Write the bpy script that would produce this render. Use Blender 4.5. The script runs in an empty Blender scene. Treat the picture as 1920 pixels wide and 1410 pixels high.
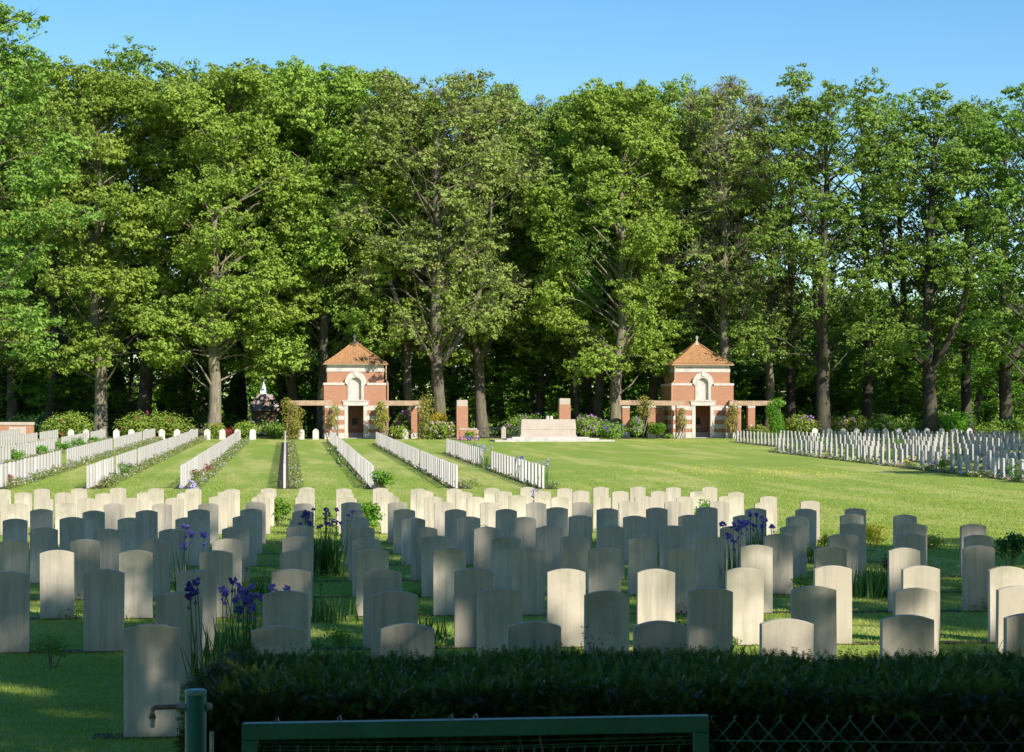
import bpy, bmesh, math, random
import numpy as np
from mathutils import Vector, Matrix

rad = math.radians
F = 3830.0          # focal length in photo pixels (1920 wide)
CAMZ = 2.2
HOR = 803.0
sc = bpy.context.scene
COL = sc.collection

# ------------------------------------------------------------------ terrain
_gy = np.array([-400, 0, 14, 30, 50, 60, 70, 90, 113, 133, 150, 170, 200, 900.])
_gz = np.array([.05, .05, .05, .0, -.04, .01, .11, .45, .83, 1.16, 1.43, 1.58, 1.65, 1.9])
_fy = np.arange(-400, 900.1, .5)
_fz = np.interp(_fy, _gy, _gz)
_k = np.ones(13) / 13
_fz = np.convolve(np.pad(_fz, 6, mode='edge'), _k, mode='valid')
def g(y): return float(np.interp(y, _fy, _fz))
def ga(y): return np.interp(y, _fy, _fz)
def PX(px, d): return (px - 960.0) * d / F
def ZP(py, d): return CAMZ - (py - HOR) * d / F

# ------------------------------------------------------------------ materials
def newmat(name):
    m = bpy.data.materials.new(name); m.use_nodes = True
    nt = m.node_tree; nt.nodes.clear()
    out = nt.nodes.new('ShaderNodeOutputMaterial')
    return m, nt, out
def nd(nt, t, **kw):
    n = nt.nodes.new(t)
    for k, v in kw.items():
        if k in n.inputs.keys() if hasattr(n.inputs, 'keys') else False:
            n.inputs[k].default_value = v
        else:
            setattr(n, k, v)
    return n
def ramp(nt, fac, stops):
    r = nt.nodes.new('ShaderNodeValToRGB')
    e = r.color_ramp.elements
    while len(e) < len(stops): e.new(0.5)
    for i, (p, c) in enumerate(stops):
        e[i].position = p; e[i].color = (c[0], c[1], c[2], 1)
    nt.links.new(fac, r.inputs[0]); return r.outputs[0]
def noise(nt, vec, scale, detail=4, rough=.55):
    n = nt.nodes.new('ShaderNodeTexNoise'); n.inputs['Scale'].default_value = scale
    n.inputs['Detail'].default_value = detail; n.inputs['Roughness'].default_value = rough
    if vec is not None: nt.links.new(vec, n.inputs['Vector'])
    return n.outputs['Fac']
def mixc(nt, f, a, b, mode='MIX'):
    m = nt.nodes.new('ShaderNodeMix'); m.data_type = 'RGBA'; m.blend_type = mode
    for s, v in ((0, f), (6, a), (7, b)):
        if isinstance(v, (int, float)): m.inputs[s].default_value = v
        elif isinstance(v, tuple): m.inputs[s].default_value = (*v[:3], 1)
        else: nt.links.new(v, m.inputs[s])
    return m.outputs[2]
def math_(nt, op, a, b=0.0, clamp=False):
    m = nt.nodes.new('ShaderNodeMath'); m.operation = op; m.use_clamp = clamp
    for i, v in enumerate((a, b)):
        if isinstance(v, (int, float)): m.inputs[i].default_value = v
        else: nt.links.new(v, m.inputs[i])
    return m.outputs[0]
def mapping(nt, vec, scale=(1, 1, 1), rot=(0, 0, 0), loc=(0, 0, 0)):
    m = nt.nodes.new('ShaderNodeMapping'); nt.links.new(vec, m.inputs['Vector'])
    m.inputs['Scale'].default_value = scale; m.inputs['Rotation'].default_value = rot; m.inputs['Location'].default_value = loc
    return m.outputs[0]
def coords(nt, kind='Object'):
    t = nt.nodes.new('ShaderNodeTexCoord'); return t.outputs[kind]
def worldpos(nt):
    return nt.nodes.new('ShaderNodeNewGeometry').outputs['Position']
def bump(nt, h, strength, dist):
    b = nt.nodes.new('ShaderNodeBump'); b.inputs['Strength'].default_value = strength
    b.inputs['Distance'].default_value = dist; nt.links.new(h, b.inputs['Height']); return b.outputs[0]
def principled(nt, out, col, rough=.8, nrm=None, metal=0, spec=.3):
    p = nt.nodes.new('ShaderNodeBsdfPrincipled')
    if isinstance(col, tuple): p.inputs['Base Color'].default_value = (*col, 1)
    else: nt.links.new(col, p.inputs['Base Color'])
    if isinstance(rough, (int, float)): p.inputs['Roughness'].default_value = rough
    else: nt.links.new(rough, p.inputs['Roughness'])
    p.inputs['Metallic'].default_value = metal
    p.inputs['Specular IOR Level'].default_value = spec
    if nrm is not None: nt.links.new(nrm, p.inputs['Normal'])
    nt.links.new(p.outputs[0], out.inputs[0]); return p

def leafmat(name, c1, c2, c3=None, trans=.35, nscale=.5, rough=.6, spec=.25, objvar=.25, tint=(1.0, 1.15, .55)):
    m, nt, out = newmat(name)
    pos = worldpos(nt)
    f1 = noise(nt, pos, nscale, 3, .6)
    stops = [(.32, c1), (.66, c2)] if c3 is None else [(.30, c1), (.52, c2), (.72, c3)]
    c = ramp(nt, f1, stops)
    f2 = noise(nt, pos, nscale * 9, 2, .6)
    c = mixc(nt, math_(nt, 'MULTIPLY', f2, .55), c, c2, 'MIX')
    oi = nt.nodes.new('ShaderNodeObjectInfo')
    hsv = nt.nodes.new('ShaderNodeHueSaturation'); nt.links.new(c, hsv.inputs['Color'])
    nt.links.new(math_(nt, 'ADD', math_(nt, 'MULTIPLY', oi.outputs['Random'], objvar), 1 - objvar / 2), hsv.inputs['Value'])
    nt.links.new(math_(nt, 'ADD', math_(nt, 'MULTIPLY', oi.outputs['Random'], .026), .486), hsv.inputs['Hue'])
    c = hsv.outputs[0]
    d = nt.nodes.new('ShaderNodeBsdfPrincipled'); nt.links.new(c, d.inputs['Base Color'])
    d.inputs['Roughness'].default_value = rough; d.inputs['Specular IOR Level'].default_value = spec
    t = nt.nodes.new('ShaderNodeBsdfTranslucent')
    nt.links.new(mixc(nt, 1.0, c, tint, 'MULTIPLY'), t.inputs['Color'])
    mx = nt.nodes.new('ShaderNodeMixShader'); mx.inputs[0].default_value = trans
    nt.links.new(d.outputs[0], mx.inputs[1]); nt.links.new(t.outputs[0], mx.inputs[2])
    nt.links.new(mx.outputs[0], out.inputs[0]); return m

M = {}
M['leaf'] = leafmat('leaf_green', (.185, .305, .042), (.275, .405, .06), (.37, .49, .085), nscale=.22, trans=.33)
M['leaf_dark'] = leafmat('leaf_deep_green', (.13, .24, .04), (.21, .33, .055), (.29, .41, .075), nscale=.25, trans=.33)
M['leaf_olive'] = leafmat('leaf_olive', (.19, .26, .05), (.28, .34, .08), (.32, .30, .11), nscale=.3, trans=.33)
M['leaf_shrub'] = leafmat('leaf_rhododendron', (.13, .19, .028), (.24, .32, .045), (.30, .36, .06), nscale=1.2, trans=.25, spec=.4, rough=.45)
M['leaf_fresh'] = leafmat('leaf_fresh', (.10, .23, .02), (.17, .36, .03), nscale=1.5, trans=.35)
M['leaf_yellow'] = leafmat('leaf_yellow', (.38, .34, .02), (.5, .42, .03), nscale=2, trans=.3)
M['leaf_bronze'] = leafmat('leaf_bronze', (.20, .28, .04), (.36, .32, .07), (.22, .36, .05), nscale=2.5, trans=.3)
M['leaf_conifer'] = leafmat('leaf_conifer', (.03, .085, .02), (.06, .15, .03), nscale=.5, trans=.15)
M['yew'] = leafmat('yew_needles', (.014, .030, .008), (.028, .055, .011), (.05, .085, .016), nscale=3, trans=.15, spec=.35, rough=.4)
M['yew_new_lit'] = leafmat('yew_lit_new_growth', (.04, .085, .015), (.075, .15, .022), (.13, .21, .03), nscale=3, trans=.2, spec=.35, rough=.4)  # paler new growth, brightened further to paint the lit fringe along the hedge top
M['blade'] = leafmat('sword_leaf', (.055, .13, .03), (.10, .21, .04), nscale=4, trans=.3, spec=.3)
M['grass'] = leafmat('grass_blades', (.21, .28, .036), (.33, .40, .065), (.42, .44, .10), nscale=.8, trans=.35, objvar=0)
M['bedgreen'] = leafmat('bed_foliage', (.13, .19, .04), (.22, .29, .07), (.26, .22, .09), nscale=1.3, trans=.3)
M['redleaf'] = leafmat('red_leaf', (.22, .03, .03), (.35, .07, .05), nscale=4, trans=.3, tint=(1, .4, .4))
def petal(name, c1, c2):
    return leafmat(name, c1, c2, nscale=9, trans=.3, tint=(.9, .9, 1.0), objvar=.1)
M['purple'] = petal('iris_petal', (.12, .085, .36), (.26, .2, .6))
M['darkpurple'] = petal('dark_iris_petal', (.04, .028, .16), (.10, .07, .34))
M['lilac'] = petal('pale_lilac_petal', (.40, .36, .62), (.6, .55, .75))
M['magenta'] = petal('rhododendron_petal', (.42, .20, .52), (.62, .36, .70))
M['pink'] = petal('pink_petal', (.70, .42, .46), (.8, .6, .6))
M['white_petal'] = petal('white_petal', (.72, .70, .66), (.8, .8, .76))
M['red_petal'] = petal('red_petal', (.55, .04, .08), (.7, .10, .14))
M['yellow_petal'] = petal('yellow_petal', (.75, .55, .02), (.85, .68, .03))

def mk_bark(name, a, b):
    m, nt, out = newmat(name)
    p = coords(nt)
    v = mapping(nt, p, (3, 3, .6))
    n1 = noise(nt, v, 2.2, 6, .65)
    n2 = noise(nt, p, .35, 3)
    c = ramp(nt, n1, [(.3, a), (.62, b)])
    c = mixc(nt, ramp(nt, n2, [(.42, (0, 0, 0)), (.62, (.55, .55, .55))]), c, (.13, .14, .06))
    principled(nt, out, c, .9, bump(nt, n1, .8, .08)); return m
M['bark'] = mk_bark('bark_brown', (.06, .05, .035), (.18, .15, .11))
M['bark_dark'] = mk_bark('bark_dark', (.025, .021, .017), (.075, .062, .05))
M['bark_pale'] = mk_bark('bark_pale', (.11, .09, .065), (.28, .235, .17))

# headstone
def mk_stone(name, base, dirt=1.0):
    m, nt, out = newmat(name)
    p = coords(nt); oi = nt.nodes.new('ShaderNodeObjectInfo')
    off = nt.nodes.new('ShaderNodeVectorMath'); off.operation = 'ADD'
    comb = nt.nodes.new('ShaderNodeCombineXYZ')
    r20 = math_(nt, 'MULTIPLY', oi.outputs['Random'], 37.0)
    nt.links.new(r20, comb.inputs[0]); nt.links.new(r20, comb.inputs[1]); nt.links.new(r20, comb.inputs[2])
    nt.links.new(p, off.inputs[0]); nt.links.new(comb.outputs[0], off.inputs[1])
    q = off.outputs[0]
    big = noise(nt, q, 3.0, 5, .6)
    fine = noise(nt, q, 60, 4, .7)
    streak = noise(nt, mapping(nt, q, (14, 14, .9)), 1.0, 4, .6)
    sep = nt.nodes.new('ShaderNodeSeparateXYZ'); nt.links.new(p, sep.inputs[0]); z = sep.outputs[2]
    c = mixc(nt, ramp(nt, big, [(.3, (0, 0, 0)), (.7, (1, 1, 1))]), tuple(x * .86 for x in base), base)
    # real weathering: algae creeping down from the top edge and grime streaks
    topz = math_(nt, 'SUBTRACT', math_(nt, 'MULTIPLY', z, 1.7), .62)
    alg = math_(nt, 'ADD', topz, math_(nt, 'MULTIPLY', math_(nt, 'SUBTRACT', big, .5), 2.4))
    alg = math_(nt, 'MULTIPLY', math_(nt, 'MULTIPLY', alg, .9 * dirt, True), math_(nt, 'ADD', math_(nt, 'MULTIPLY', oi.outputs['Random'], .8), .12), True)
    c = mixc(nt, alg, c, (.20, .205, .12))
    st = ramp(nt, streak, [(.45, (0, 0, 0)), (.72, (.62, .62, .62))])
    st = mixc(nt, 1.0 * dirt, (0, 0, 0), st, 'MIX')
    c = mixc(nt, st, c, (.30, .28, .22))
    low = math_(nt, 'MULTIPLY', math_(nt, 'SUBTRACT', .16, z), 3.0, True)
    c = mixc(nt, math_(nt, 'MULTIPLY', low, math_(nt, 'MULTIPLY', big, .9 * dirt)), c, (.22, .22, .12))
    c = mixc(nt, math_(nt, 'MULTIPLY', ramp(nt, fine, [(.5, (0, 0, 0)), (.75, (1, 1, 1))]), .28), c, (.36, .34, .28))
    hsv = nt.nodes.new('ShaderNodeHueSaturation'); nt.links.new(c, hsv.inputs['Color'])
    nt.links.new(math_(nt, 'ADD', math_(nt, 'MULTIPLY', oi.outputs['Random'], .30), .72), hsv.inputs['Value'])
    principled(nt, out, hsv.outputs[0], .88, bump(nt, fine, .35, .004), spec=.2); return m
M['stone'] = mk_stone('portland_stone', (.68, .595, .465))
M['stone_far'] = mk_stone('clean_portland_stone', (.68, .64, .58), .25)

def mk_simple(name, base, var=.15, scale=4, rough=.8, metal=0, spec=.3, bs=.2, bd=.01):
    m, nt, out = newmat(name); p = coords(nt)
    n = noise(nt, p, scale, 5, .6)
    c = mixc(nt, ramp(nt, n, [(.3, (0, 0, 0)), (.7, (1, 1, 1))]), tuple(x * (1 - var) for x in base), tuple(min(1, x * (1 + var)) for x in base))
    principled(nt, out, c, rough, bump(nt, n, bs, bd), metal, spec); return m
M['white_stone'] = mk_simple('white_dressed_stone', (.50, .46, .40), .18, 2.5)
M['memorial_stone'] = mk_simple('memorial_stone', (.43, .36, .295), .12, 1.6)
M['step_stone'] = mk_simple('step_stone', (.46, .43, .38), .25, 2.0)
M['wood'] = mk_simple('weathered_oak_beam', (.36, .25, .16), .3, 3)
M['copper'] = mk_simple('tan_gutter', (.50, .33, .20), .1, 5, .5)
M['iron'] = mk_simple('dark_iron', (.05, .055, .07), .3, 9, .45, .4)
M['plaque'] = mk_simple('bronze_plaque', (.03, .03, .03), .3, 9, .4, .5)
M['green_paint'] = None
M['galv'] = mk_simple('galvanised_steel', (.30, .30, .28), .3, 60, .5, .7)
M['brass'] = mk_simple('old_brass_pipe', (.20, .13, .10), .35, 50, .5, .5)
M['wire_green'] = mk_simple('green_coated_wire', (.05, .17, .12), .3, 20, .45)
M['wire_dark'] = mk_simple('dark_wire', (.045, .06, .06), .3, 20, .5)
M['soil'] = mk_simple('garden_soil', (.07, .05, .035), .5, 8, .95, bs=1, bd=.05)
M['dry'] = mk_simple('dry_stem', (.36, .30, .19), .2, 8)
M['chapel_roof'] = mk_simple('chapel_tiles', (.48, .34, .29), .15, 3)
M['spire'] = mk_simple('lead_spire', (.72, .78, .84), .1, 3)
M['pond_black'] = mk_simple('pane_dark', (.02, .02, .025), .1, 3, .2)

m, nt, out = newmat('green_painted_steel'); p = coords(nt)
n1 = noise(nt, p, 45, 5, .7); n2 = noise(nt, mapping(nt, p, (1, 1, 1)), 7, 5, .7)
c = mixc(nt, ramp(nt, n2, [(.35, (0, 0, 0)), (.7, (1, 1, 1))]), (.003, .085, .05), (.006, .125, .075))
c = mixc(nt, ramp(nt, n1, [(.66, (0, 0, 0)), (.74, (.5, .5, .5))]), c, (.10, .16, .13))
principled(nt, out, c, .38, bump(nt, n1, .15, .002), spec=.3); M['green_paint'] = m

def mk_brick(name, rw=.23, rh=.075):
    m, nt, out = newmat(name); p = coords(nt)
    sep = nt.nodes.new('ShaderNodeSeparateXYZ'); nt.links.new(p, sep.inputs[0])
    cb = nt.nodes.new('ShaderNodeCombineXYZ')
    nt.links.new(math_(nt, 'ADD', sep.outputs[0], sep.outputs[1]), cb.inputs[0]); nt.links.new(sep.outputs[2], cb.inputs[1])
    b = nt.nodes.new('ShaderNodeTexBrick'); nt.links.new(cb.outputs[0], b.inputs['Vector'])
    b.inputs['Scale'].default_value = 1; b.inputs['Brick Width'].default_value = rw; b.inputs['Row Height'].default_value = rh
    b.inputs['Mortar Size'].default_value = .009; b.inputs['Color1'].default_value = (.43, .175, .09, 1)
    b.inputs['Color2'].default_value = (.33, .12, .065, 1); b.inputs['Mortar'].default_value = (.33, .26, .19, 1)
    n = noise(nt, p, 1.4, 4); c = mixc(nt, math_(nt, 'MULTIPLY', n, .45), b.outputs['Color'], (.42, .22, .125))
    principled(nt, out, c, .85, bump(nt, b.outputs['Fac'], -.4, .01)); return m
M['brick'] = mk_brick('red_brick')
m, nt, out = newmat('clay_pantiles'); p = coords(nt)
n = noise(nt, mapping(nt, p, (4.5, 4.5, 9)), 1, 3, .8)
c = ramp(nt, n, [(.3, (.23, .115, .05)), (.5, (.35, .18, .08)), (.7, (.45, .26, .12))])
principled(nt, out, c, .7); M['tile'] = m

# lawn
m, nt, out = newmat('mown_lawn'); p = worldpos(nt)
rv = mapping(nt, p, (1, 1, 1), (0, 0, rad(-6.3)))
n1 = noise(nt, p, .12, 4, .6); n2 = noise(nt, mapping(nt, rv, (.5, 1.6, 1)), 1.1, 5, .7); n3 = noise(nt, p, 14, 4, .8)
n4 = noise(nt, mapping(nt, rv, (1.1, .12, 1)), .6, 3, .6)
c = ramp(nt, n2, [(.3, (.23, .30, .036)), (.5, (.34, .40, .065)), (.72, (.43, .46, .11))])
c = mixc(nt, ramp(nt, n4, [(.45, (0, 0, 0)), (.68, (.8, .8, .8))]), c, (.40, .37, .13))
c = mixc(nt, ramp(nt, n1, [(.35, (0, 0, 0)), (.65, (.6, .6, .6))]), c, (.18, .29, .04))
n5 = noise(nt, mapping(nt, rv, (.7, 2.6, 1)), 3.2, 3, .7)
c = mixc(nt, .42, c, mixc(nt, n3, (.09, .15, .02), (.32, .40, .09)))
c = mixc(nt, ramp(nt, n5, [(.42, (0, 0, 0)), (.7, (.55, .55, .55))]), c, (.12, .20, .03))
c = mixc(nt, ramp(nt, n4, [(.47, (0, 0, 0)), (.62, (.75, .75, .75))]), c, (.43, .42, .13))
n6 = noise(nt, mapping(nt, rv, (.16, 1.3, 1)), 1.4, 4, .65)
c = mixc(nt, ramp(nt, n6, [(.46, (0, 0, 0)), (.66, (.6, .6, .6))]), c, (.17, .27, .04))
bb = math_(nt, 'ADD', math_(nt, 'MULTIPLY', n3, .6), math_(nt, 'MULTIPLY', n2, .5))
principled(nt, out, c, .9, bump(nt, bb, .7, .05), spec=.15); M['lawn'] = m
m, nt, out = newmat('leaf_litter'); p = worldpos(nt)
n = noise(nt, p, 3, 5, .7)
c = ramp(nt, n, [(.35, (.03, .035, .014)), (.55, (.05, .045, .02)), (.7, (.06, .085, .02))])
principled(nt, out, c, .95, bump(nt, n, .8, .1)); M['litter'] = m

# ------------------------------------------------------------------ mesh helpers
class MB:
    def __init__(s): s.V = []; s.n = 0; s.fv = []; s.fn = []; s.fm = []
    def add(s, V, Fc, mi=0):
        V = np.asarray(V, dtype=np.float32).reshape(-1, 3); Fc = np.asarray(Fc, dtype=np.int32)
        if len(Fc) == 0: return
        s.V.append(V); s.fv.append((Fc + s.n).reshape(-1)); s.fn.append(np.full(len(Fc), Fc.shape[1], np.int32))
        s.fm.append(np.full(len(Fc), mi, np.int32)); s.n += len(V)
    def box(s, x0, x1, y0, y1, z0, z1, mi=0):
        V = [(x0, y0, z0), (x1, y0, z0), (x1, y1, z0), (x0, y1, z0), (x0, y0, z1), (x1, y0, z1), (x1, y1, z1), (x0, y1, z1)]
        s.add(V, [(0, 3, 2, 1), (4, 5, 6, 7), (0, 1, 5, 4), (1, 2, 6, 5), (2, 3, 7, 6), (3, 0, 4, 7)], mi)
    def tube(s, pts, rs, sides=6, mi=0, cap=True):
        pts = np.asarray(pts, float); k = len(pts)
        rs = np.broadcast_to(np.asarray(rs, float), (k,))
        T = np.gradient(pts, axis=0); T /= np.linalg.norm(T, axis=1)[:, None] + 1e-9
        ref = np.array([0, 0, 1.]) if abs(T[0][2]) < .9 else np.array([1., 0, 0])
        U = np.cross(T, ref); U /= np.linalg.norm(U, axis=1)[:, None] + 1e-9
        W = np.cross(T, U)
        a = np.arange(sides) * 2 * np.pi / sides
        V = pts[:, None] + rs[:, None, None] * (U[:, None] * np.cos(a)[None, :, None] + W[:, None] * np.sin(a)[None, :, None])
        i = np.arange(k - 1)[:, None] * sides; j = np.arange(sides)[None]; j2 = (j + 1) % sides
        Q = np.stack([i + j, i + j2, i + sides + j2, i + sides + j], -1).reshape(-1, 4)
        s.add(V.reshape(-1, 3), Q, mi)
        if cap:
            for e in (0, k - 1):
                s.add(V[e], [tuple(range(sides))], mi)
    def lathe(s, prof, c=(0, 0, 0), sides=16, mi=0):
        prof = np.asarray(prof, float); a = np.arange(sides) * 2 * np.pi / sides; k = len(prof)
        V = np.stack([prof[:, 0][:, None] * np.cos(a) + c[0], prof[:, 0][:, None] * np.sin(a) + c[1], np.repeat(prof[:, 1][:, None], sides, 1) + c[2]], -1)
        i = np.arange(k - 1)[:, None] * sides; j = np.arange(sides)[None]; j2 = (j + 1) % sides
        s.add(V.reshape(-1, 3), np.stack([i + j, i + j2, i + sides + j2, i + sides + j], -1).reshape(-1, 4), mi)
    def mesh(s, name, mats, smooth=False):
        me = bpy.data.meshes.new(name)
        V = np.concatenate(s.V); fv = np.concatenate(s.fv); fn = np.concatenate(s.fn); fm = np.concatenate(s.fm)
        me.vertices.add(len(V)); me.vertices.foreach_set('co', V.ravel())
        me.loops.add(len(fv)); me.loops.foreach_set('vertex_index', fv)
        me.polygons.add(len(fn)); me.polygons.foreach_set('loop_start', np.concatenate([[0], np.cumsum(fn)[:-1]]).astype(np.int32))
        me.polygons.foreach_set('material_index', fm)
        me.polygons.foreach_set('use_smooth', np.full(len(fn), bool(smooth)))
        for mt in (mats if isinstance(mats, (list, tuple)) else [mats]): me.materials.append(mt)
        me.update(calc_edges=True); return me
    def build(s, name, mats, parent=None, loc=None, rotz=0, smooth=False):
        o = bpy.data.objects.new(name, s.mesh(name, mats, smooth)); COL.objects.link(o)
        if parent: o.parent = parent
        if loc is not None: o.location = loc
        o.rotation_euler.z = rotz
        return o

def tag(o, label=None, cat=None, group=None, kind=None):
    if label: o['label'] = label
    if cat: o['category'] = cat
    if group: o['group'] = group
    if kind: o['kind'] = kind
    return o
def empty(name, loc, rotz=0):
    o = bpy.data.objects.new(name, None); COL.objects.link(o); o.location = loc; o.rotation_euler.z = rotz
    o.empty_display_size = .3; return o
def link(name, me, parent=None, loc=(0, 0, 0), rotz=0, scale=(1, 1, 1)):
    o = bpy.data.objects.new(name, me); COL.objects.link(o)
    if parent: o.parent = parent
    o.location = loc; o.rotation_euler.z = rotz; o.scale = scale; return o
def ordinal(n):
    w = ['zeroth', 'first', 'second', 'third', 'fourth', 'fifth', 'sixth', 'seventh', 'eighth', 'ninth', 'tenth', 'eleventh', 'twelfth']
    if n < len(w): return w[n]
    return str(n) + ('th' if 10 <= n % 100 <= 20 else {1: 'st', 2: 'nd', 3: 'rd'}.get(n % 10, 'th'))

def unit(v): return v / (np.linalg.norm(v, axis=-1, keepdims=True) + 1e-9)
def leaves(mb, C, N, L, W, rng, mi=0):
    """rhombic folded leaves centred at C, facing N"""
    n = len(C)
    if n == 0: return
    R = unit(rng.normal(size=(n, 3))); N = unit(N)
    A = unit(np.cross(N, R)); B = np.cross(N, A)
    L = np.broadcast_to(L, (n,))[:, None]; W = np.broadcast_to(W, (n,))[:, None]
    base = C - A * L * .5; tip = C + A * L * .5 - N * L * .12
    l = C + B * W * .5 + N * W * .12; r = C - B * W * .5 + N * W * .12
    V = np.stack([base, l, tip, r], 1).reshape(-1, 3)
    Q = (np.arange(n)[:, None] * 4 + np.array([0, 1, 2, 3])[None])
    mb.add(V, Q, mi)
def blob(mb, c, r, n, lsize, rng, flat=.75, up=.5, mi=0, jitter=.6, shell=.45, lw=.6, spray=0):
    if spray:
        ns = max(1, n // spray); D0 = unit(rng.normal(size=(ns, 3))); rr = rng.random(ns) ** shell
        C0 = np.array(c) + D0 * rr[:, None] * np.array([r, r, r * flat]); D0 = np.repeat(D0, spray, 0); C0 = np.repeat(C0, spray, 0); n = len(C0)
        E = unit(rng.normal(size=(n, 3))) * (rng.random((n, 1)) ** .5)
        C = C0 + E * np.array([.34, .34, .17]) * (.7 + .6 * rng.random((n, 1))); N = D0 * .45 + np.array([0, 0, up]) + E * np.array([.9, .9, .6]) + rng.normal(size=(n, 3)) * jitter * .5
        q_ = .5 + 1.0 * rng.random(n) ** 1.3; leaves(mb, C, N, lsize * q_, lsize * lw * q_ * (.8 + .4 * rng.random(n)), rng, mi); return
    D = unit(rng.normal(size=(n, 3)))
    rr = rng.random(n) ** shell
    C = np.array(c) + D * rr[:, None] * np.array([r, r, r * flat])
    N = D * .7 + np.array([0, 0, up]) + rng.normal(size=(n, 3)) * jitter
    leaves(mb, C, N, lsize * (.7 + .6 * rng.random(n)), lsize * lw * (.7 + .6 * rng.random(n)), rng, mi)

def blades(mb, X, Y, Z, H, Wd, lean, rng, mi=0, seg=2, curl=.5):
    """grass-like tapered blades"""
    n = len(X); a = rng.random(n) * 2 * np.pi
    d = np.stack([np.cos(a), np.sin(a), np.zeros(n)], 1); s = np.stack([-np.sin(a), np.cos(a), np.zeros(n)], 1)
    base = np.stack([X, Y, Z], 1); H = np.broadcast_to(H, (n,)); Wd = np.broadcast_to(Wd, (n,)); lean = np.broadcast_to(lean, (n,))
    rows = []
    for k in range(seg):
        t = k / seg
        p = base + d * (lean * H * (t ** (1 + curl)))[:, None] + np.array([0, 0, 1.])[None] * (H * (t - .25 * lean * t * t))[:, None]
        w = (Wd * (1 - t * .6) * .5)[:, None]
        rows += [p - s * w, p + s * w]
    tip = base + d * (lean * H)[:, None] + np.array([0, 0, 1.])[None] * (H * (1 - .25 * lean))[:, None]
    V = np.stack(rows + [tip], 1); m_ = 2 * seg + 1
    idx = np.arange(n)[:, None] * m_
    for k in range(seg - 1):
        mb.add(V.reshape(-1, 3) if k == 0 else np.zeros((0, 3)), idx + np.array([2 * k, 2 * k + 1, 2 * k + 3, 2 * k + 2])[None], mi) if k == 0 else mb_extra(mb, idx + np.array([2 * k, 2 * k + 1, 2 * k + 3, 2 * k + 2])[None], n * m_, mi)
    k = seg - 1
    if seg == 1: mb.add(V.reshape(-1, 3), idx + np.array([0, 1, 2])[None], mi)
    else: mb_extra(mb, idx + np.array([2 * k, 2 * k + 1, 2 * k + 2])[None], n * m_, mi)
def mb_extra(mb, Fc, nv, mi):
    """faces on the block of nv vertices added last"""
    Fc = np.asarray(Fc, np.int32)
    mb.fv.append((Fc + mb.n - nv).reshape(-1)); mb.fn.append(np.full(len(Fc), Fc.shape[1], np.int32)); mb.fm.append(np.full(len(Fc), mi, np.int32))

# ------------------------------------------------------------------ ground
xs = np.array([-700, -300, -120, -60, -30, 0, 30, 60, 120, 300, 700.])
ys = np.concatenate([np.array([-300, -100, -30, -5, 0]), np.arange(2, 200, 2), np.array([220, 260, 320, 400, 500, 700, 900])])
mb = MB(); X, Y = np.meshgrid(xs, ys)
V = np.stack([X, Y, ga(Y)], -1).reshape(-1, 3); nx = len(xs)
i, j = np.meshgrid(np.arange(len(ys) - 1), np.arange(nx - 1), indexing='ij')
b_ = (i * nx + j).ravel(); mb.add(V, np.stack([b_, b_ + 1, b_ + nx + 1, b_ + nx], 1))
tag(mb.build('lawn', M['lawn'], smooth=True), kind='structure')
def strip(mb, p0, p1, w, lift, step=3.0):
    """ground-hugging strip from p0 to p1"""
    p0 = np.array(p0, float); p1 = np.array(p1, float); L = np.linalg.norm(p1 - p0); k = max(2, int(L / step) + 1)
    t = np.linspace(0, 1, k)[:, None]; c = p0 + (p1 - p0) * t; dn = (p1 - p0) / L; nn = np.array([-dn[1], dn[0]])
    rows = []
    for sgn in (-.5, -.17, .17, .5):
        q = c + nn * w * sgn; rows.append(np.stack([q[:, 0], q[:, 1], ga(q[:, 1]) + lift], 1))
    V = np.stack(rows, 1).reshape(-1, 3); m_ = 4
    i, j = np.meshgrid(np.arange(k - 1), np.arange(m_ - 1), indexing='ij'); b_ = (i * m_ + j).ravel()
    mb.add(V, np.stack([b_, b_ + 1, b_ + m_ + 1, b_ + m_], 1))
mb = MB()
ys2 = np.concatenate([np.arange(156, 200, 2), [220, 260, 320, 400.]]); X, Y = np.meshgrid(xs, ys2)
V = np.stack([X, Y + X * .11 * (np.abs(X) < 100) * (Y < 158), ga(Y) + .03], -1).reshape(-1, 3)
i, j = np.meshgrid(np.arange(len(ys2) - 1), np.arange(nx - 1), indexing='ij')
b_ = (i * nx + j).ravel(); mb.add(V, np.stack([b_, b_ + 1, b_ + nx + 1, b_ + nx], 1))
tag(mb.build('woodland_floor', M['litter'], smooth=True), kind='structure')

# ------------------------------------------------------------------ headstones
def stone_mesh(name, w=.38, h=.80, t=.078, rise=.036, gable=False, mat=None):
    bm = bmesh.new(); prof = [(-w / 2, -.12), (w / 2, -.12)]
    if gable:
        prof += [(w / 2, h * .76), (w * .40, h * .86), (w * .18, h * .95), (0, h), (-w * .18, h * .95), (-w * .40, h * .86), (-w / 2, h * .76)]
    else:
        K = 14
        for k in range(K + 1):
            x = w / 2 - w * k / K; prof.append((x, h - rise * (2 * x / w) ** 2))
    vs = [bm.verts.new((x, -t / 2, z)) for x, z in prof]; f = bm.faces.new(vs)
    r = bmesh.ops.extrude_face_region(bm, geom=[f])
    bmesh.ops.translate(bm, verts=[v for v in r['geom'] if isinstance(v, bmesh.types.BMVert)], vec=(0, t, 0))
    bmesh.ops.recalc_face_normals(bm, faces=bm.faces)
    ed = [e for e in bm.edges if len(e.link_faces) == 2 and e.calc_face_angle(0) > rad(35)]
    bmesh.ops.bevel(bm, geom=ed, offset=.005, segments=2, affect='EDGES', profile=.6)
    me = bpy.data.meshes.new(name); bm.to_mesh(me); bm.free(); me.materials.append(mat or M['stone']); return me
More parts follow.
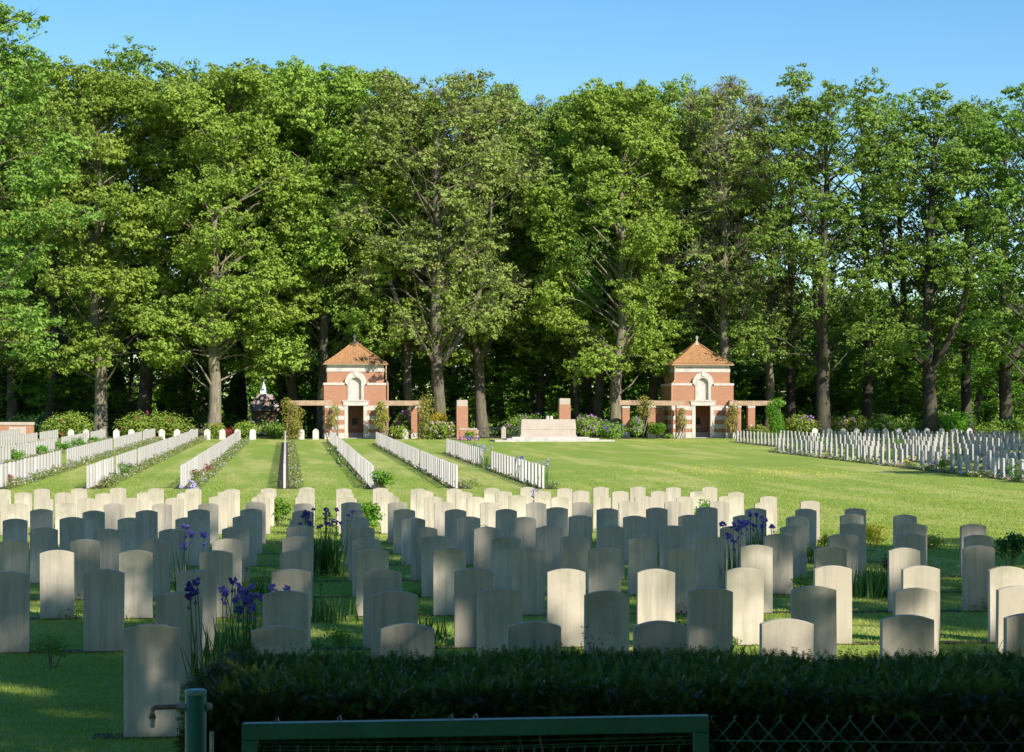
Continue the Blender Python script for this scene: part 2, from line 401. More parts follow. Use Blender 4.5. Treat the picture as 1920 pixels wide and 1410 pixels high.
SM = [stone_mesh('headstone_a', h=.785), stone_mesh('headstone_b', h=.80, w=.383), stone_mesh('headstone_c', h=.775, w=.378, rise=.04)]
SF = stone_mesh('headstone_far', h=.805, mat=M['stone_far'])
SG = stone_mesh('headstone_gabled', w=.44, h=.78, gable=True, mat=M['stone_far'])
rnd = random.Random(7)

row_d = [14.5, 17.3, 20.2, 23.8, 26.6, 29.5, 33.0, 36.2, 39.6, 43.3, 46.7, 49.9]
VP = 594.0; sl = (960 - VP) / F       # row direction (1, sl)
un = math.hypot(1, sl); u = np.array([1 / un, sl / un]); v = np.array([-sl / un, 1 / un])
ang = math.atan(sl)
# column line through (1005px, 14.5)
A0 = np.array([PX(1005, 14.5), 14.5])
def near_pos(i, n):
    a = A0 + v * ((row_d[i] - 14.5) * un * .995)
    p = a + u * (n * .901)
    return p
GRP = 'curved-top white headstones in the war cemetery'
n_ind = 0
mosstop = {(0, -3): 'moss-stained', (1, 0): 'pebble-topped'}
for i in range(12):
    cols = []
    for n in range(-22, 10):
        if i <= 1 and n < -3: continue
        if i == 2 and n < -5: continue
        p = near_pos(i, n); px = 960 + F * p[0] / p[1]
        if -40 < px < 1960: cols.append((n, p, px))
    for k, (n, p, px) in enumerate(cols):
        o = link('headstone', rnd.choice(SM), None, (p[0] + rnd.uniform(-.012, .012), p[1] + rnd.uniform(-.03, .03), g(p[1]) + rnd.uniform(-.012, .012)), ang + rad(rnd.uniform(-1.0, 1.0)))
        o.rotation_euler.x = rad(rnd.uniform(-.7, .7)); o.rotation_euler.y = rad(rnd.uniform(-.45, .45))
        look = mosstop.get((i, n), 'shaded grey' if i < 7 else ('half-shaded grey' if i < 8 else 'sunlit white'))
        rr = 'in the row right behind the hedge' if i == 0 else ('in the farthest row of the near block' if i == 11 else 'in the ' + ordinal(i + 1) + ' row behind the hedge')
        tag(o, f'{look} curved-top headstone, {ordinal(k + 1)} from the left {rr}', 'headstone', GRP); n_ind += 1

# far rows (run away from the camera)
far = []     # (dist, x, y, rot, label)
def far_row(near_px, vp, y0, y1, gaps, step, rowname, d0=70.0, side=1):
    off = (near_px - vp) * d0 / F; k = 0; y = y0; c = 0
    while y <= y1:
        if not any(a <= y <= b for a, b in gaps):
            x = off + (vp - 960) / F * y
            px = 960 + F * x / y
            if -10 < px < 1930:
                c += 1
                far.append((y, x, y, math.pi / 2 + ang, (ordinal(c), rowname)))
        y += step
rows_left = [(1021, 537, 70.5, 112.6, [(88.9, 91.6)]), (857.8, 537, 70.5, 133.5, [(89.6, 91), (111.9, 112.6)]), (699.8, 537, 70.5, 139, [(88, 89.6), (112, 113)]),
             (533.5, 537, 70.5, 138, [(90, 91), (112, 113)]), (339, 560, 70.5, 138.5, [(89.4, 90.6), (112, 113)]), (163, 560, 70.5, 147, [(80.5, 81.5), (91.2, 92.6), (113, 114)]),
             (-8.5, 560, 70.5, 147.5, [(89.9, 91.4), (114, 115), (135.5, 136.6)]), (-184, 560, 70.5, 144, [(91, 92), (114.6, 117), (132, 134)]),
             (-359, 560, 92, 143, [(131.2, 133)]), (-534, 560, 110, 146, [])]
for k, (npx, vp, y0, y1, gp) in enumerate(rows_left):
    far_row(npx, vp, y0, y1, gp, 1.025, f'in the {ordinal(k + 1)} far row left of the lawn')
for m_ in range(0, 9):
    off = 27.7 + 3.03 * m_
    npx = 537 + off * F / 70.0
    far_row(npx, 537, 71 + (m_ % 3) * .3, 115 if m_ == 0 else 139.5 + m_ * .3, [(88.5 + (m_ % 2), 90.5 + (m_ % 2)), (112, 113.6)] if m_ else [(90, 91.5), (104.5, 105.6)], 1.0, f'in the {ordinal(m_ + 1)} row right of the lawn')
# gabled row along the back
gab = []
gl = [133 + 28.4 * k for k in range(0, 13)] + [565, 592, 760, 1423, 1528, 1555, 1581, 1606, 1633, 1660, 1686, 1712, 1738, 1765, 1791, 1818]
for q in gl:
    d = 148 + .11 * (PX(q, 150) + 14); gab.append((q, d))
for k, (q, d) in enumerate(gab):
    o = link('headstone', SG, None, (PX(q, d), d, g(d)), ang + .01)
    lab = f'gable-topped headstone in the back row, {ordinal(k + 1)} from the left' if k < 13 else (f'gable-topped headstone, {ordinal(k - 12)} from left among those by the left pavilion' if k < 16 else f'gable-topped headstone in the right back row, {ordinal(k - 15)} from the left')
    tag(o, lab, 'headstone', 'gable-topped headstones along the back'); n_ind += 1
far.sort(key=lambda t: t[0])
NI = max(0, 300 - n_ind)
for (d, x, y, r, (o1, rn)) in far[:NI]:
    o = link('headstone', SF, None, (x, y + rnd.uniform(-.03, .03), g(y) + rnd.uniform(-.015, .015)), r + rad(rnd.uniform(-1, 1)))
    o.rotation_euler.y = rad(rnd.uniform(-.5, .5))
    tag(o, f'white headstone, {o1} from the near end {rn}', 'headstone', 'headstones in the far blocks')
# the rest: one object
mb = MB(); K = 6; w, h, t = .38, .805, .078
prof = [(-w / 2, -.12), (w / 2, -.12)] + [(w / 2 - w * k / K, h - .036 * (1 - 2 * k / K) ** 2) for k in range(K + 1)]
prof = np.array(prof); np_ = len(prof)
for (d, x, y, r, _) in far[NI:]:
    r += rad(rnd.uniform(-1, 1)); ca, sa = math.cos(r), math.sin(r)
    V = []
    for s_ in (-t / 2, t / 2):
        for (a, z) in prof: V.append((x + ca * a - sa * s_, y + sa * a + ca * s_, z + g(y)))
    mb.add(V, [tuple(range(np_))[::1]]); mb_extra(mb, [tuple(range(2 * np_ - 1, np_ - 1, -1))], 2 * np_, 0)
    mb_extra(mb, [(k, np_ + k, np_ + (k + 1) % np_, (k + 1) % np_) for k in range(np_)], 2 * np_, 0)
tag(mb.build('distant_headstones', M['stone_far']), 'many small white headstones in the most distant parts of the far rows', 'headstones', kind='stuff')

rp = random.Random(17)
def pebbles(i, n, k0, where):
    p = near_pos(i, n); xs_ = sorted(rp.uniform(-.15, .15) for _ in range(k0))
    for k, dx in enumerate(xs_):
        q = p + u * dx; mb = MB(); r = rp.uniform(.009, .016); pr = [(.0005, 0)] + [(r * math.sin(a), r * .7 * (1 - math.cos(a))) for a in np.linspace(.3, 2.9, 6)] + [(.0005, r * 1.4)]
        mb.lathe(pr, sides=8); o = mb.build('pebble', M['pebble'], None, (q[0], q[1], g(p[1]) + .79 - .036 * (dx / .19) ** 2 - .008), rp.uniform(0, 3), True); o.scale = (1.2, .8, 1)
        tag(o, f'small dark pebble on the {where}, {ordinal(k + 1)} from the left', 'pebble', 'pebbles left on headstones')
M['pebble'] = mk_simple('pebble', (.16, .14, .12), .3, 30)
pebbles(1, 0, 7, 'pebble-topped headstone'); pebbles(0, -3, 4, 'moss-stained front headstone')
# soil beds under the rows
mb = MB()
for i in range(12):
    n0 = -3 if i < 2 else (-5 if i == 2 else -13); p0 = near_pos(i, n0) - u * .4; p1 = near_pos(i, 9) + u * .4
    strip(mb, p0 + v * .04, p1 + v * .04, .26, .008)
tag(mb.build('soil_bed', M['soil']), kind='structure')
mb = MB()
for (npx, vp, y0, y1, gp) in rows_left:
    off = (npx - vp) * 70 / F; a = lambda y: (off + .12 + (vp - 960) / F * y, y)
    strip(mb, a(y0 - .4), a(y1 + .4), .75, .012)
for m_ in range(9):
    off = 27.7 + 3.03 * m_; a = lambda y: (off - .05 + (537 - 960) / F * y, y)
    strip(mb, a(70), a(115.5 if m_ == 0 else 140), .9, .012)
tag(mb.build('soil_bed', M['soil']), kind='structure')

# ------------------------------------------------------------------ plants
def in_view(x, y): return y > 3 and abs(x) < .262 * y
def iris(px, d, h, w, mat, label, nb=36, nf=9, fs=.05, seed=0, cat='iris'):
    rng = np.random.default_rng(seed + 100); x0 = PX(px, d); z0 = g(d)
    root = empty('iris_clump', (x0, d, z0))
    mb = MB(); X = rng.normal(0, w * .28, nb); Y = rng.normal(0, w * .25, nb)
    blades(mb, X, Y, np.full(nb, -.02), h * (.5 + .32 * rng.random(nb)), .026, .12 + .5 * rng.random(nb) ** 2, rng, seg=3)
    mb.build('leaves', M['blade'], root)
    st = MB(); fl = MB()
    for k in range(nf):
        fx, fy = rng.normal(0, w * .3), rng.normal(0, w * .25); hh = h * (.72 + .28 * rng.random()); lx = rng.normal(0, .06)
        st.tube([(fx, fy, 0), (fx + lx * .5, fy, hh * .5), (fx + lx, fy, hh)], .004, 4)
        c = np.array([fx + lx, fy, hh]); n_ = 14
        D = unit(rng.normal(size=(n_, 3)) * np.array([1, 1, .8])); C = c + D * fs * .7
        leaves(fl, C, np.cross(D, unit(rng.normal(size=(n_, 3)))) , fs * 1.3, fs * .95, rng)
        if rng.random() < .6:
            leaves(fl, c - np.array([0, 0, fs * 2.4]) + D[:6] * fs * .4, D[:6], fs * .8, fs * .6, rng)
    st.build('stem', M['blade'], root); fl.build('blossoms', mat, root)
    tag(root, label, cat, 'garden plants among the headstones'); return root
def shrub(px, d, h, w, mat, label, n=500, ls=.05, flow=None, nfl=0, fsz=.04, seed=0, cat='shrub', name='shrub', group='garden plants among the headstones', lumps=9, dy=None, stems=True, x=None):
    rng = np.random.default_rng(seed + 500); x0 = PX(px, d) if x is None else x; z0 = g(d)
    root = empty(name, (x0, d, z0)); mb = MB(); W = w / 2; D_ = W if dy is None else dy
    cs = []
    for k in range(lumps):
        a = rng.random() * 6.283; rr = math.sqrt(rng.random()) * .62
        cz = h * (.25 + .5 * rng.random() * (1 - rr * .5)); c = (math.cos(a) * W * rr, math.sin(a) * D_ * rr, cz)
        r = min(W, h) * (.36 + .2 * rng.random()); r = min(r, h - cz + .02) if cz < h else r
        cs.append((c, r)); blob(mb, c, max(r, h * .2), n // lumps, ls, rng, flat=.8, up=.6)
    if stems:
        for k in range(4):
            c = cs[k % len(cs)][0]; mb.tube([(c[0] * .2, c[1] * .2, -.03), c], [.012 * h + .004, .004], 4, mi=1)
    mb.build('foliage', [mat, M['bark']], root)
    if flow is not None and nfl:
        fb = MB()
        for k in range(nfl):
            c, r = cs[rng.integers(len(cs))]; D = unit(rng.normal(size=3) + np.array([.3, -.7, .6]))
            p = np.array(c) + D * r * .95 * np.array([1, 1, .85]); E = unit(rng.normal(size=(10, 3)))
            leaves(fb, p + E * fsz * .5, E, fsz, fsz * .8, rng)
        fb.build('blossoms', flow, root)
    tag(root, label, cat, group); return root

iris(395, 15.9, .98, .34, M['darkpurple'], 'tall dark purple irises at the left end of the hedge, beside the front headstones', 34, 7, .034, 1)
iris(478, 17.9, .80, .52, M['purple'], 'broad clump of blue-purple irises left of the second-row headstone', 70, 24, .036, 2)
iris(352, 24.6, 1.06, .25, M['purple'], 'slim iris with three violet blooms in front of the left stones', 22, 4, .05, 3)
iris(606, 30.5, 1.0, .5, M['darkpurple'], 'large dense clump of nearly black irises between two columns of stones', 150, 26, .034, 4)
iris(1372, 26.9, .98, .26, M['purple'], 'violet irises standing in front of the grey stones at centre right', 24, 6, .05, 5)
iris(1418, 31.5, .9, .4, M['purple'], 'group of faded dark irises behind the violet ones at centre right', 40, 16, .032, 6)
iris(1400, 32.5, .8, .25, M['purple'], 'low blue iris behind the violet irises, right of centre', 18, 4, .05, 7)
iris(362, 51.6, .9, .35, M['lilac'], 'pale blue iris in the sun at the end of the white stones', 20, 9, .055, 8)
iris(1006, 47.9, .85, .2, M['lilac'], 'pale lilac iris in front of the sunlit stones at centre', 12, 6, .06, 9)
iris(1395, 23.4, .5, .3, M['blade'], 'leafy iris clump without flowers below the violet irises', 30, 2, .02, 10)
iris(790, 20.5, .42, .35, M['blade'], 'bright green strap-leaved clump beside a grey stone, left of centre', 90, 1, .02, 11)
iris(620, 23.0, .45, .5, M['blade'], 'pale green daylily leaves on the shaded strip, left of centre', 60, 1, .02, 12)
iris(345, 24.2, .45, .2, M['blade'], 'pointed green leaves below the slim violet iris', 20, 1, .02, 13)
iris(1640, 26.5, .62, .8, M['blade'], 'wide feathery green clump between the right-hand stones', 170, 1, .02, 14, cat='plant')
iris(480, 26.4, .4, .45, M['blade'], 'low blue-green tuft at the foot of the left centre stones', 70, 1, .02, 15)
iris(912, 90.2, 1.05, .9, M['lilac'], 'tall flowering clump in the gap of the first far row', 60, 14, .05, 16)
iris(1021, 71.5, 1.0, .4, M['lilac'], 'tall grey-blue flowering plant at the near end of the first far row', 20, 12, .04, 17)
iris(985, 77.5, .9, .8, M['purple'], 'small purple flowers among the stones of the first far row', 30, 12, .04, 18)
iris(880, 120, .8, 1.2, M['purple'], 'hazy blue flowers beyond the far end of the first far row', 40, 18, .06, 19)
shrub(97, 18.4, .42, .42, M['leaf_dark'], 'small dark rose bush in the grass between the left stones', 260, .035, seed=1, cat='rose bush', name='rose_bush')
shrub(686, 42, .95, .85, M['leaf_fresh'], 'fresh green lily clump with pointed leaves among the sunlit stones', 900, .09, seed=2, cat='plant')
shrub(716, 69.5, .78, 1.0, M['leaf_fresh'], 'round bright green bush at the near end of the third far row', 1300, .08, M['lilac'], 5, .05, seed=3)
shrub(522, 46.5, .85, .6, M['leaf_fresh'], 'yellow-green bush in the sun between two columns of white stones', 700, .08, seed=4)
shrub(1546, 37, .42, .28, M['leaf_yellow'], 'small yellow-leaved bush right of a grey stone', 320, .035, seed=5)
shrub(1642, 38.6, .5, .95, M['leaf_yellow'], 'wide yellow-green bush on the shaded lawn behind the right stones', 1100, .045, seed=6)
shrub(1752, 37.5, .36, .7, M['leaf_shrub'], 'low dull green bush right of the wide yellow one', 600, .045, seed=7)
shrub(1893, 32.5, .74, .62, M['leaf_conifer'], 'dark spiky shrub at the right edge behind the stones', 900, .06, seed=8)
shrub(1508, 25.6, .5, .4, M['leaf_dark'], 'thin dark-leaved rose bush between the right centre stones', 260, .04, seed=9, cat='rose bush', name='rose_bush')
shrub(1520, 33.4, .5, .35, M['leaf_dark'], 'small dark bush behind the stones at centre right', 300, .04, seed=10)
shrub(1472, 19.6, .36, .26, M['leaf_bronze'], 'wispy pale plant at the foot of the right centre stones', 150, .03, seed=11, cat='plant')
shrub(1642, 16.4, .30, .34, M['leaf_fresh'], 'leafy green tuft just behind the hedge on the right', 420, .035, M['pink'], 3, .02, seed=12, cat='plant')
shrub(1778, 16.3, .32, .12, M['leaf_bronze'], 'slender yellowing stalk behind the hedge at far right', 90, .03, seed=13, cat='plant')
shrub(885, 24.4, .45, .42, M['leaf_fresh'], 'pale green leafy plant showing above a dark stone at centre', 240, .05, seed=14, cat='plant')
shrub(903, 33.6, .8, .2, M['leaf_dark'], 'small dark bush peeking between stones at centre', 200, .04, seed=15)
shrub(1322, 45.6, .84, .55, M['leaf_fresh'], 'green leafy plant rising above the sunlit stones at centre right', 420, .06, seed=16, cat='plant')
shrub(1665, 30.4, .5, .16, M['redleaf'], 'dark red-leaved plant in front of the right-hand stones', 160, .04, seed=17, cat='plant')
shrub(316, 20.4, .40, .16, M['leaf_yellow'], 'yellow flower among green leaves between the left stones', 90, .045, seed=18, cat='plant')
shrub(635, 20.4, .2, .5, M['leaf_fresh'], 'low spreading green plant on the strip left of centre', 220, .035, seed=19, cat='plant')
shrub(528, 52.6, .3, .7, M['bedgreen'], 'low lavender planting at the end of the central strip', 420, .05, M['purple'], 14, .04, seed=20, cat='plant')
shrub(1112, 17.0, .78, .07, M['redleaf'], 'dark red sprig beside the front stone at centre', 60, .03, seed=21, cat='plant')
shrub(1292, 18.0, .80, .08, M['redleaf'], 'dark red rose shoot beside the bright front stone', 70, .03, seed=22, cat='plant')
shrub(875, 70.6, .42, 1.1, M['bedgreen'], 'faded pinkish plant at the near end of the second far row', 500, .05, M['pink'], 18, .04, seed=23, cat='plant')
shrub(1035, 70.0, .35, .7, M['bedgreen'], 'low green plant with small pale flowers at the lawn corner', 420, .04, M['white_petal'], 9, .03, seed=24, cat='plant')
shrub(20, 73.0, .5, .75, M['redleaf'], 'crimson-leaved plant at the left edge beside the white stones', 520, .06, seed=25, cat='plant')
shrub(205, 71.3, .45, .95, M['bedgreen'], 'white-flecked green bush at the near end of the sixth far row', 900, .05, M['white_petal'], 26, .03, seed=26)
shrub(235, 80.0, .85, .7, M['leaf_fresh'], 'tall green plant in front of the sixth far row', 600, .06, M['purple'], 6, .05, seed=27)
for k, (px, d) in enumerate([(28, 97), (78, 106), (118, 114.5), (146, 122), (180, 133)]):
    shrub(px, d, .82, 1.15, M['leaf_fresh'], f'round bright green bush, {ordinal(k + 1)} from the left along the eighth far row', 900, .09, seed=30 + k)
shrub(368, 74, .8, .5, M['bedgreen'], 'straggly plant with dark seed heads beside the fifth far row', 320, .06, M['redleaf'], 10, .05, seed=36, cat='plant')
shrub(390, 81, .7, .4, M['redleaf'], 'dark maroon plant halfway along the fifth far row', 200, .06, seed=37, cat='plant')
shrub(640, 92, .65, .5, M['leaf_dark'], 'dark rose bush against the third far row', 500, .06, M['white_petal'], 4, .05, seed=38, cat='rose bush', name='rose_bush')
shrub(622, 110, .75, .8, M['leaf_dark'], 'dark leafy bush beside the distant third far row', 500, .07, M['white_petal'], 4, .05, seed=39)
for k, (px, d, h, w, mt, fl) in enumerate([(1497, 112, .75, 1.0, 'leaf_dark', None), (1595, 103, .8, .8, 'leaf_dark', None), (1668, 95.5, .8, .9, 'leaf_fresh', None), (1772, 84, .8, .8, 'leaf_dark', 'yellow_petal'),
                                        (1910, 76, .95, 1.2, 'leaf_dark', 'purple'), (1800, 100, .85, 1.2, 'leaf_dark', None), (1540, 124, .85, 1.0, 'leaf_fresh', None), (1690, 121, .9, 1.0, 'leaf_fresh', None), (1480, 113, .4, .7, 'bedgreen', 'white_petal'),
                                        (1625, 100, .35, 1.0, 'bedgreen', 'white_petal'), (1740, 87, .35, 1.0, 'bedgreen', 'lilac'), (1835, 80, .35, 1.2, 'bedgreen', 'white_petal'), (1700, 91.5, .3, .9, 'bedgreen', 'yellow_petal')]):
    shrub(px, d, h, w, M[mt], f'flower bed plant, {ordinal(k + 1)} listed along the edge of the right stones' if False else ['dark green bush at the lawn edge of the right stones, farthest one', 'dark spiky bush halfway along the lawn edge of the right stones', 'round green bush at the lawn edge in front of the right stones', 'dark tall plant with yellow buds at the lawn edge on the right',
        'large dark bush with blue flowers at the right edge of the photo', 'dark round bush among the right-hand stones', 'pale green plant deep among the right-hand stones', 'light green plant among the distant right-hand stones', 'low white flowers at the far lawn edge of the right stones',
        'mat of white flowers midway along the right bed', 'pale lilac flowers at the foot of the right stones', 'white pansies at the foot of the nearest right stones', 'small yellow flowers at the foot of the right stones'][k],
        600, .07, M[fl] if fl else None, 20 if fl else 0, .05, seed=50 + k, cat='bush' if h > .5 else 'flowers', name='bush' if h > .5 else 'flower_patch')

# planting strips along the far rows : uncountable ground cover
rng = np.random.default_rng(5)
mb = MB()
def bedline(off, vp, y0, y1, n, side, wdt, hh, flow):
    Y = y0 + (y1 - y0) * rng.random(n); amp = .5 + .5 * np.sin(Y * 1.7 + off) * np.sin(Y * .63 + 2 * off)
    X = off + (vp - 960) / F * Y + side * (.16 + wdt * rng.random(n)); Z = ga(Y) + hh * amp * rng.random(n)
    C = np.stack([X, Y, Z], 1); N = rng.normal(size=(n, 3)) + np.array([0, -.3, .8])
    k = rng.random(n) < flow
    leaves(mb, C[~k], N[~k], .09, .05, rng, 0)
    kk = np.where(k)[0]; cyc = ((Y[kk] * .21 + off).astype(int) % 3) + 1
    for q in (1, 2, 3):
        s_ = kk[cyc == q]; leaves(mb, C[s_] + np.array([0, 0, .05]), N[s_], .06, .05, rng, q)
for k, (npx, vp, y0, y1, gp) in enumerate(rows_left):
    off = (npx - vp) * 70 / F
    if k >= 4: bedline(off, vp, y0, y1, int((y1 - y0) * 120), 1, .55, .38, .10)
    elif k == 3: bedline(off, vp, y0, y1, 5000, 1, .5, .3, .06)
    else: bedline(off, vp, y0, y1, int((y1 - y0) * 22), -1, .1, .25, .12)
for m_ in range(9):
    off = 27.7 + 3.03 * m_
    bedline(off, 537, 71, 115 if m_ == 0 else 139, 4200 if m_ == 0 else 1500, -1, .45, .28, .22)
    if m_: bedline(off, 537, 71, 139, 900, 1, .3, .3, .15)
tag(mb.build('flower_border', [M['bedgreen'], M['white_petal'], M['pink'], M['lilac']]), 'low mixed flower borders growing along the rows of distant headstones', 'flower border', kind='stuff')

# near ground cover in the beds
mb = MB()
for i in range(12):
    for n in range(-14, 10):
        if i <= 1 and n < -3: continue
        for q in range(3):
            if rng.random() < .35: continue
            p = near_pos(i, n + rng.uniform(-.5, .5)) + v * rng.uniform(-.05, .25)
            if not in_view(*p): continue
            blob(mb, (p[0], p[1], g(p[1]) + .04), rng.uniform(.08, .22), int(rng.uniform(40, 120)), .035, rng, flat=.7, up=.8)
tag(mb.build('ground_cover', M['leaf_dark']), 'small low plants scattered at the feet of the near headstones', 'ground cover', kind='stuff')

# grass blades
mb = MB(); n = 520000
yy = 9 + (92 - 9) * rng.random(n) ** 1.9; xx = (rng.random(n) * 2 - 1) * .262 * yy + rng.normal(0, .1, n)
ok = rng.random(n) < np.clip((92 - yy) / 50, 0, 1) ** 1.3; xx = xx[ok]; yy = yy[ok]; n = len(xx)
hh = .018 + .024 * rng.random(n)
blades(mb, xx, yy, ga(yy) - .004, hh * (1 + yy * .008), .0035 + yy * .00042, .3 + .6 * rng.random(n), rng, seg=1)
tag(mb.build('grass', M['grass']), 'short mown grass between the near rows of headstones', 'grass', kind='stuff')
# buttercups
mb = MB(); n = 560
cx = np.concatenate([rng.normal(1250, 90, n // 3), rng.normal(1330, 90, n // 3), rng.normal(1500, 70, n - 2 * (n // 3))])
cyv = np.concatenate([rng.normal(829, 1.6, n // 3), rng.normal(882, 5, n // 3), rng.normal(889, 5, n - 2 * (n // 3))])
dd = np.array([3.222 / (.0166 + (a - 803) / F) for a in cyv]); dd = np.clip(dd, 72, 145)
C = np.stack([(cx - 960) * dd / F, dd, ga(dd) + .07], 1)
leaves(mb, C, rng.normal(size=(n, 3)) * .5 + np.array([0, -.6, .8]), .045, .04, rng)
tag(mb.build('buttercup_patch', M['yellow_petal']), 'scattered yellow buttercups flowering on the open lawn', 'buttercups', kind='stuff')

# ------------------------------------------------------------------ foreground hedge
rng = np.random.default_rng(11)
hx0, hx1, hy0, hy1 = PX(392, 11.4), 4.4, 10.7, 12.5
root = empty('clipped_hedge', (0, 0, 0))
def sprigs(n, where):
    mb = MB()
    P, D = where(n)
    D = unit(D)
    ln = .045 + .06 * rng.random(n)
    A = unit(np.cross(D, unit(rng.normal(size=(n, 3)))))
    stemV = []
    for k in range(7):
        t = (k + .5) / 7
        for s_ in (-1, 1):
            c = P + D * (ln * t)[:, None]
            nd_ = unit(A * s_ * 1.0 + D * .75 + rng.normal(size=(n, 3)) * .12); L = .03 * (1 - .45 * t)
            w_ = unit(np.cross(nd_, np.cross(D, A) + .01)); tip = c + nd_ * L
            V = np.stack([c - D * .0042, tip, c + D * .0042], 1).reshape(-1, 3)
            mb.add(V, np.arange(n)[:, None] * 3 + np.array([0, 1, 2])[None])
    return mb
def hz(x): return g(11.5) + .76 + .015 * np.sin(x * 2.1) + .012 * np.sin(x * 5.3 + 1)
def topw(n):
    x = hx0 + (hx1 - hx0) * rng.random(n); y = hy0 + (hy1 - hy0) * rng.random(n)
    z = hz(x) - .05 + .05 * rng.random(n) + np.where(rng.random(n) < .03, .04, 0)
    e = np.minimum(np.minimum(y - hy0, hy1 - y), x - hx0); z -= np.clip(.10 - e, 0, .1) * .7
    return np.stack([x, y, z], 1), rng.normal(size=(n, 3)) * .7 + np.array([0, -.35, .6])
def frontw(n):
    x = hx0 + (hx1 - hx0) * rng.random(n); z = g(10.7) + (hz(x) - g(10.7)) * rng.random(n)
    y = hy0 + .13 * rng.random(n) + .03 * np.sin(x * 7) + .03 * np.sin(z * 13 + x * 3)
    return np.stack([x, y, z], 1), rng.normal(size=(n, 3)) * .7 + np.array([0, -1., .15])
def endw(n):
    y = hy0 + (hy1 - hy0) * rng.random(n); z = g(10.7) + .81 * rng.random(n)
    x = hx0 - .02 + .13 * rng.random(n) + .25 * np.clip(z - .6, 0, .4) ** 1.2
    return np.stack([x, y, z], 1), rng.normal(size=(n, 3)) * .5 + np.array([-1., -.1, .35])
sprigs(20000, topw).build('top_growth', M['yew_new_lit'], root)
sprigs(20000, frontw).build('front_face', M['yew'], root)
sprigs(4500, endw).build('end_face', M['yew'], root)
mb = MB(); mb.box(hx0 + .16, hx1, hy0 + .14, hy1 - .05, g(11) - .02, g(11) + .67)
for k in range(260):
    x = rng.uniform(hx0 + .05, hx1); y = hy0 + .08
    z = rng.uniform(.05, .7); mb.tube([(x, y + .2, z - .1), (x + rng.normal(0, .05), y - .02, z + .05), (x + rng.normal(0, .1), y - .06, z + .16)], [.005, .004, .002], 3)
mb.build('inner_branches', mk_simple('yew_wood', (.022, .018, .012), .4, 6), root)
tag(root, 'dark clipped yew hedge running across behind the green gate', 'hedge')
# long dry grass
def tall_grass(px0, px1, d, h, n, mat, label, seed):
    rng = np.random.default_rng(seed); mb = MB()
    for k in range(n):
        x = PX(rng.uniform(px0, px1), d); y = d + rng.uniform(-.15, .15); a = rng.normal(.12, .18); hh = h * rng.uniform(.6, 1)
        t = np.linspace(0, 1, 9); P = np.stack([x + a * 1.4 * t ** 2.2 * hh * 1.3, y + 0 * t, g(y) + hh * (t - .35 * abs(a) * 2 * t ** 3)], 1)
        mb.tube(P, np.linspace(.0022, .0007, 9), 3, cap=False)
    tag(mb.build('tall_grass', mat), label, 'grass')
tall_grass(960, 1060, 10.2, .66, 16, M['dry'], 'arching dry grass stalks in front of the hedge, above the gate', 3)
tall_grass(1700, 1900, 10.1, .62, 34, mk_simple('dull_grass', (.12, .13, .07), .3, 8), 'tangle of long grass before the hedge at the right', 4)

# ------------------------------------------------------------------ gate, fence, tap post
gd = 6.4; s_ = gd / F
def FP(px, py, d=gd): return (PX(px, d), d, ZP(py, d))
root = empty('garden_gate', (PX(890, gd), gd, g(gd)))
def sub(mb, name, mat, par=root):
    o = mb.build(name, mat); o.parent = par; o.location = tuple(-c for c in par.location) if par.parent is None else (0, 0, 0); return o
zl, zr = ZP(1371, gd), ZP(1356, gd); x0, x1 = PX(455, gd), PX(1328, gd); th = .024; dp = .024
def bevel(o, wd=.003, seg=2):
    b = o.modifiers.new('b', 'BEVEL'); b.width = wd; b.segments = seg; b.limit_method = 'ANGLE'
def rail(mb, xa, za, xb, zb, h, y0, y1):
    V = [(xa, y0, za - h), (xb, y0, zb - h), (xb, y1, zb - h), (xa, y1, za - h), (xa, y0, za + h), (xb, y0, zb + h), (xb, y1, zb + h), (xa, y1, za + h)]
    mb.add(V, [(0, 3, 2, 1), (4, 5, 6, 7), (0, 1, 5, 4), (1, 2, 6, 5), (2, 3, 7, 6), (3, 0, 4, 7)])
mb = MB(); rail(mb, x0, zl, x1, zr, .0255, gd - dp, gd + dp); o = sub(mb, 'top_rail', M['green_paint']); bevel(o)
mb = MB(); rail(mb, x0, .18, x1, .2, .0255, gd - dp, gd + dp); o = sub(mb, 'bottom_rail', M['green_paint']); bevel(o)
for xa, zt in ((x0, zl), (x1 - .046, zr)):
    mb = MB(); mb.box(xa, xa + .046, gd - dp, gd + dp, .226, zt - .0258); o = sub(mb, 'upright', M['green_paint']); bevel(o)
mb = MB(); rr = random.Random(3)
xw = x0 + .075
while xw < x1 - .05:
    j = rr.uniform(-.003, .003); lean = rr.uniform(.004, .012)
    mb.tube([(xw, gd + .006, .22), (xw + j, gd + .006, .9), (xw + j - lean, gd + .008, zl - .06), (xw + j - lean + .005, gd + .004, zl - .045)], .0016, 4, cap=False); xw += .05
for k in range(3):
    z = zl - .034 - k * .012; mb.tube([(x0 + .04, gd + .004, z - .002), ((x0 + x1) / 2, gd + .006, z - .002 + rr.uniform(-.004, .004)), (x1 - .04, gd + .004, z + .018)], .0011, 4, cap=False)
for k in range(10):
    z = 1.1 - k * .1; mb.tube([(x0 + .04, gd + .01, z), (x1 - .04, gd + .01, z)], .0013, 4, cap=False)
sub(mb, 'wire_mesh', M['wire_green'])
mb = MB()
for px, py in ((632, 1349), (842, 1346), (888, 1345), (515, 1353)):
    c = FP(px, py + 6); mb.tube([(c[0], gd + .03, c[2] - .02), (c[0], gd + .03, c[2] + .012), (c[0] + .008, gd + .028, c[2] + .018), (c[0] + .012, gd + .02, c[2] + .006)], .0015, 4)
sub(mb, 'wire_hook', M['galv'])
tag(root, 'green painted steel gate frame with wire mesh along the bottom of the view', 'gate')

